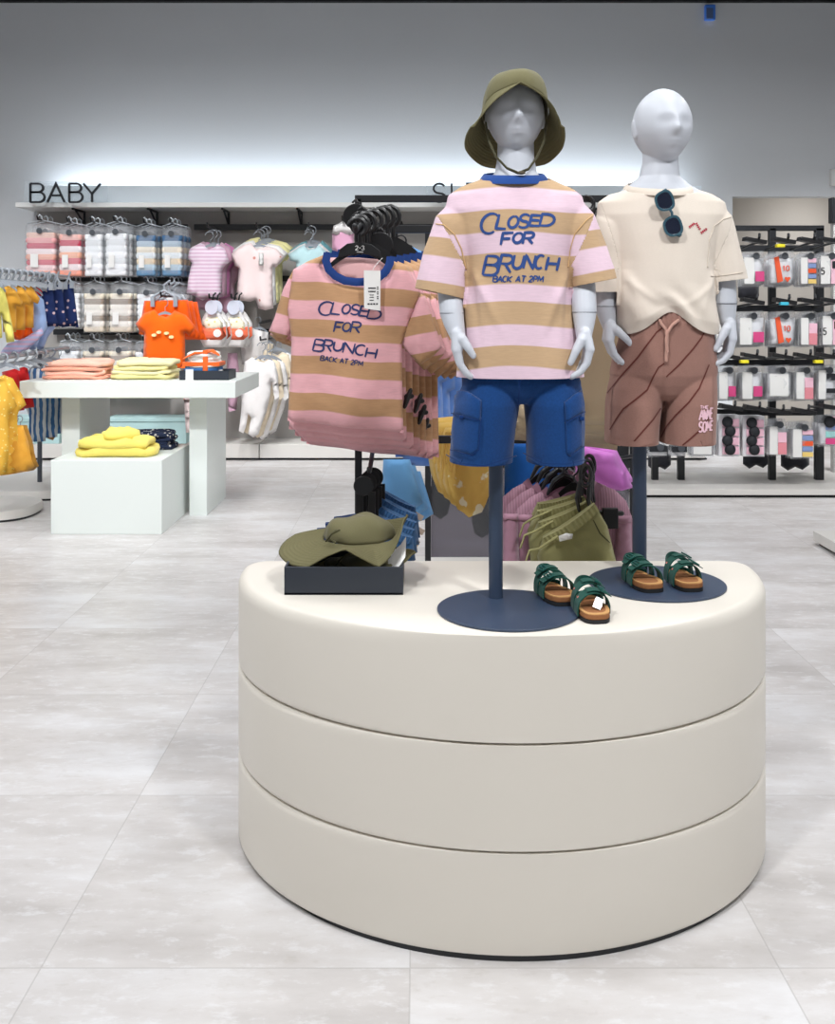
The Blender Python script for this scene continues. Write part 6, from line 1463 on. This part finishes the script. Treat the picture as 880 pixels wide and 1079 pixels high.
rows('skirt', 'front mustard pleated skirt below the yellow dotted romper', 'skirt', 6.72, [(6, 456), (14, 448), (24, 448), (31, 470), (36, 492), (30, 497), (-8, 502), (0, 480)], M['mustard'], LG2, 1, -.01, .1, -.01, ['second mustard skirt behind the front one'], {'mustard_cotton': M['ochre']}, thick=.05, res=.035, seed=335, fold=.025, nf=6, hang=(17, 16, 448))
for i in range(6):
    Y = 6.5+.17*i; hh = thing('hanger', ('nearest', 'second', 'third', 'fourth', 'fifth', 'farthest')[i]+' grey hanger head along the lower left rail', 'hanger', (-2.60, Y, 1.12), 'grey hangers on the lower rail')
    obj('hook', MB().tube([(-2.60, Y, 1.075)]+[(-2.60+.024*math.cos(a), Y, 1.110+.024*math.sin(a)) for a in [math.radians(-60+30*k) for k in range(9)]], .007, 8), M['grey_plastic'], hh)
    obj('shoulders', hanger_mb(-2.60, Y, 1.08, .2, .04, .0001), M['grey_plastic'], hh)
# ------------------------------------------------------------------ accessory rack at the right
YG = 8.2; zg = ZP(240.5, YG)
gd = thing('accessory_rack', 'black framed accessory rack standing on a long grey platform', 'rack', (P(775, 0, YG).x, YG, 0))
gx0, gx1 = P(664, 0, 7.9).x, P(1010, 0, 7.9).x
obj('platform', MB().box(((gx0+gx1)/2, 8.16, .044), (gx1-gx0, .82, .044)), M['plinth'], gd, bevel=.004)
obj('kickboard', MB().box(((gx0+gx1)/2, 8.17, .011), (gx1-gx0-.04, .78, .022)), M['metal_black'], gd, smooth=False)
for x in (717.5, 813.5, 863): obj('post', MB().box((P(x, 0, YG).x, YG, (zg+.066)/2), ((.052 if x < 860 else .066), .05, zg-.066)), M['metal_black'], gd, bevel=.003)
fx0, fx1 = P(690, 0, YG).x, P(867.5, 0, YG).x
obj('post', MB().box((fx0, YG, (zg+.066)/2), (.05, .05, zg-.066)), M['metal_black'], gd, bevel=.003)
obj('top_bar', MB().box(((fx0+fx1)/2, YG, zg), (fx1-fx0, .05, .042)), M['metal_black'], gd, bevel=.003)
M['pinkblock'] = plain('hot_pink', rgb(214, 70, 130), .6); M['salmon'] = plain('salmon', rgb(226, 140, 150), .6); M['orangecard'] = plain('orange_card', rgb(232, 88, 46), .6); M['packwhite'] = plain('pack_white', rgb(222, 222, 225), .7); M['yellowp'] = plain('yellow_tab', rgb(236, 222, 40), .5); M['cyanp'] = plain('cyan_tab', rgb(60, 180, 206), .5); M['greyblue'] = plain('grey_blue', rgb(130, 150, 196), .6); M['pinkpale'] = plain('pale_pink', rgb(238, 190, 206), .7); M['mintp'] = plain('mint', rgb(150, 210, 206), .7); M['yel2'] = plain('soft_yellow', rgb(238, 206, 120), .7)
HN = {}
def acc_pack(x0, x1, y0, y1, kind, label, Y, group):
    cx = P((x0+x1)/2, 0, Y).x; t = thing('accessory_pack', label, 'pack', (cx, Y, ZP(y0, Y)), group)
    def q(a, b, c, d, mt, nm_, dy=-.034, th=.006): obj(nm_, MB().slab(PX([(x0+(x1-x0)*a, y0+(y1-y0)*b), (x0+(x1-x0)*c, y0+(y1-y0)*b), (x0+(x1-x0)*c, y0+(y1-y0)*d), (x0+(x1-x0)*a, y0+(y1-y0)*d)], Y), Y+dy, Y+dy+th), M[mt], t, bevel=.002)
    o = PX([(x0, y0+6), (x0+2, y0+1), (x1-2, y0), (x1, y0+6), (x1+.5, (y0+y1)/2), (x1-1, y1-1), (x0+1, y1), (x0-.5, (y0+y1)/2)], Y)
    if kind == 'clips':
        q(.02, 0, .98, 1, 'packwhite', 'card', -.004, .008)
        for k in range(4): q(.18, .10+.22*k, .92, .28+.22*k, 'pinkpale', 'bow_cloth', -.022, .018)
        for k in range(4):
            c = P(x0+(x1-x0)*(.36+.12*(k % 2)), y0+(y1-y0)*(.16+.22*k), Y)
            obj('dark_pompom', MB().ell((c.x, Y-.035, c.z), (.042, .03, .042), 14, 8), M['ink'], t)
        return t
    inner = PX([(x0+1.5, y0+9), (x1-1.5, y0+8), (x1-1.5, y1-2), (x0+1.5, y1-2)], Y)
    obj('contents', panel(inner, Y, .026, res=.04, wr=.003, seed=int(x0+y0)), M['packwhite'], t, angle=0)
    if kind == 'pink': q(.08, .2, .5, .93, 'white', 'card'); q(.55, .58, .92, .86, 'pinkblock', 'colour_panel')
    elif kind == 'salmon': q(.08, .2, .48, .93, 'white', 'card'); q(.5, .35, .93, .62, 'pinkpale', 'colour_panel'); q(.5, .62, .93, .93, 'salmon', 'colour_panel')
    elif kind == 'orange':
        a = PX([(x0+(x1-x0)*.18, y0+(y1-y0)*.2), (x0+(x1-x0)*.34, y0+(y1-y0)*.17), (x0+(x1-x0)*.5, y0+(y1-y0)*.85), (x0+(x1-x0)*.3, y0+(y1-y0)*.9)], Y); obj('orange_card', MB().slab(a, Y-.040, Y-.030), M['orangecard'], t, bevel=.002)
        c = P(x0+(x1-x0)*.66, y0+(y1-y0)*.8, Y); s_ = .022
        obj('heart', MB().slab([(c.x, c.z-s_), (c.x+s_*.95, c.z+s_*.2), (c.x+s_*.8, c.z+s_*.75), (c.x+s_*.35, c.z+s_*.8), (c.x, c.z+s_*.4), (c.x-s_*.35, c.z+s_*.8), (c.x-s_*.8, c.z+s_*.75), (c.x-s_*.95, c.z+s_*.2)], Y-.040, Y-.034), M['orangecard'], t)
        nb = MB()
        for ch, a0, a1 in (('1', .55, .64), ('0', .66, .8)):
            for st_ in glyph(ch, x0+(x1-x0)*a0, x0+(x1-x0)*a1, y0+(y1-y0)*.42, y0+(y1-y0)*.56):
                for p, r in zip(st_, st_[1:]): nb.tube([P(*p, Y-.036), P(*r, Y-.036)], .004, 6, False)
        obj('number', nb, M['orangecard'], t)
    elif kind == 'multi':
        q(.08, .2, .45, .93, 'white', 'card')
        for k, mt in enumerate(('pinkpale', 'greyblue', 'orangecard', 'greyblue', 'yel2')): q(.48, .22+.145*k, .93, .34+.145*k, mt, 'colour_panel')
    elif kind == 'five':
        q(.06, .15, .5, .93, 'white', 'card'); q(.55, .15, .95, .93, 'pinkpale', 'colour_panel', -.032); q(.6, .3, .95, .5, 'ink', 'colour_panel', -.038)
        nb = MB()
        for st_ in glyph('5', x0+(x1-x0)*.16, x0+(x1-x0)*.32, y0+(y1-y0)*.48, y0+(y1-y0)*.66):
            for p, r in zip(st_, st_[1:]): nb.tube([P(*p, Y-.036), P(*r, Y-.036)], .004, 6, False)
        obj('number', nb, M['ink'], t)
    elif kind == 'bw':
        q(.08, .15, .42, .93, 'white', 'card'); q(.45, .24, .93, .42, 'ink', 'colour_panel'); q(.45, .64, .93, .76, 'ink', 'colour_panel')
    elif kind == 'mint':
        for k, mt in enumerate(('pinkpale', 'greyblue', 'mintp', 'pinkblock')): q(.3, .06+.22*k, .97, .24+.22*k, mt, 'colour_panel')
        c = P(x0+(x1-x0)*.45, y0+(y1-y0)*.2, Y); obj('dark_pompom', MB().ell((c.x, Y-.04, c.z), (.045, .03, .045), 14, 8), M['ink'], t)
    elif kind == 'mask':
        q(.06, .25, .94, .62, 'ink', 'dark_band', -.034)
    else: q(.1, .25, .8, .85, 'white', 'card')
    obj('plastic_bag', panel(o, Y, .034, edge=.02, res=.06, wr=.004, fold=.002, seed=int(x0*2+y0)), M['bag'], t, angle=0)
    c = P((x0+x1)/2+2, y0+6, Y); obj('size_disc', MB().tube([Vector((c.x, Y-.040, c.z)), Vector((c.x, Y-.034, c.z))], .026, 16, False), M['disc'], t)
    return t
ROWS = [(264, 302, ['pink:781:806', 'orange:809:838', 'multi:841:860', 'five:862:884'], 'top row'),
        (327, 366, ['multi:752:773', 'pink:776:806', 'orange:810:839', 'salmon:841:861', 'five:864:886'], 'second row'),
        (384, 423, ['plain:728:752', 'pink:755:776', 'pink:779:804', 'plain:807:835', 'salmon:836:857', 'bw:859:882'], 'third row')]
KD = {'pink': 'white pack with hot pink panel', 'orange': 'white pack with slanted orange card and heart', 'multi': 'pack with multicoloured bands', 'five': 'white and pink pack marked 5', 'salmon': 'white pack with salmon panel', 'plain': 'plain white pack', 'bw': 'white pack with two black bands', 'clips': 'card of pink bows with dark pompoms', 'mint': 'pack with pink, blue and mint bands', 'mask': 'white box with dark band'}
def acc_hook(px, py, Yp):
    x = P(px, 0, Yp).x; z = ZP(py, Yp)
    obj('hook', MB().tube([(x, YG, z+.02), (x, Yp-.12, z+.05), (x-.006, Yp-.17, z+.09), (x, Yp-.15, z+.105)], .010, 8), M['metal_black'], gd)
    obj('price_holder', MB().box((x-.02, Yp-.10, z+.06), (.16, .10, .03), M=Matrix.Rotation(.18, 3, 'Y')), M['black_plastic'], gd, bevel=.004)
for y0, y1, items, rn in ROWS:
    obj('hook_bar', MB().box(((fx0+fx1)/2, YG-.03, ZP(y0-2, YG)), (fx1-fx0-.03, .03, .05)), M['metal_black'], gd, smooth=False)
    cnt = {}
    for it in items:
        kd, x0, x1 = it.split(':'); x0, x1 = float(x0), float(x1); cnt[kd] = cnt.get(kd, 0)+1
        nth = '' if len([1 for q in items if q.startswith(kd)]) == 1 else (', left one' if cnt[kd] == 1 else ', right one')
        t = acc_pack(x0, x1, y0, y1, kd, KD[kd]+' in the '+rn+' of the accessory rack'+nth, 7.82, 'packs on the accessory rack')
        acc_hook((x0+x1)/2, y0-1, 7.82)
        for k in (1, 2): dup(t, (.008*k-.004, .075*k, -.006*k), KD[kd]+' in the '+rn+nth+(', second on its hook' if k == 1 else ', third on its hook'))
obj('hook_bar', MB().box(((fx0+fx1)/2, YG-.03, ZP(434, YG)), (fx1-fx0-.03, .03, .05)), M['metal_black'], gd, smooth=False)
LOW = [('mask', 682, 704, 465, 482), ('mask', 706, 724, 466, 482), ('plain', 727, 754, 456, 482), ('clips', 757, 780, 437, 481), ('clips', 782, 806, 438, 481), ('salmon', 808, 829, 441, 481), ('multi', 832, 857, 444, 484), ('mint', 861, 886, 437, 471)]
for i, (kd, x0, x1, y0, y1) in enumerate(LOW):
    lab = {0: 'white box with dark band beside the mannequin pole', 1: 'white box with dark band right of the other one', 2: 'plain white pack under the brown shorts', 3: 'card of pink bows with dark pompoms, left of two', 4: 'card of pink bows with dark pompoms, right of two', 5: 'white pack with salmon panel in the bottom row', 6: 'pack with multicoloured bands in the bottom row', 7: 'pack with pink, blue and mint bands at the right edge'}[i]
    t = acc_pack(x0, x1, y0, y1, kd, lab, 7.82, 'bottom row of the accessory rack'); acc_hook((x0+x1)/2, min(y0-1, 440), 7.82)
    for k in (1, 2): dup(t, (.008*k-.004, .075*k, -.004*k), lab+(', second on its hook' if k == 1 else ', third on its hook'))
for x, y, mt in ((822, 259, 'yellowp'), (826, 320, 'cyanp'), (784, 381, 'yellowp'), (862, 381, 'yellowp')):
    obj('colour_tab', MB().box(P(x, y, 7.68), (.06, .05, .024)), M[mt], gd, bevel=.004)
# dark socks on the far side of the rack, seen below and between the rows
M['darksock'] = cloth('charcoal_socks', rgb(52, 52, 58), .15)
for i, (x, y, w_) in enumerate(((695, 484, 24), (797, 482, 28), (838, 484, 30), (789, 306, 22))):
    garment('dark_socks', ('dark bundle hanging low behind the mannequin pole', 'dark bundle hanging below the bow cards', 'dark bundle hanging below the multicoloured pack', 'dark striped bundle under the top row packs')[i], 'socks', 8.5, [(x-w_/2, y-14), (x+w_/2, y-14), (x+w_/2, y+6), (x+w_/4, y+11), (x, y+8), (x-w_/4, y+12), (x-w_/2, y+7)], M['darksock'], 'dark bundles behind the accessory rack', .04, .04, seed=400+i)
# light edge panel of the recess at the right
t = thing('door_frame_post', 'dark upright post at the right edge above the packs', 'post', (P(880, 0, 9.0).x, 9.0, 0))
obj('post', MB().box((P(881, 0, 9.0).x, 9.0, ZP(209, 9.0)/2), (.07, .07, ZP(209, 9.0))), plain('pale_upright', rgb(176, 176, 172), .5), t, bevel=.004)
obj('black_cap', MB().box((P(880, 0, 9.0).x, 8.99, ZP(222, 9.0)), (.09, .09, .22)), M['metal_black'], t, bevel=.004)
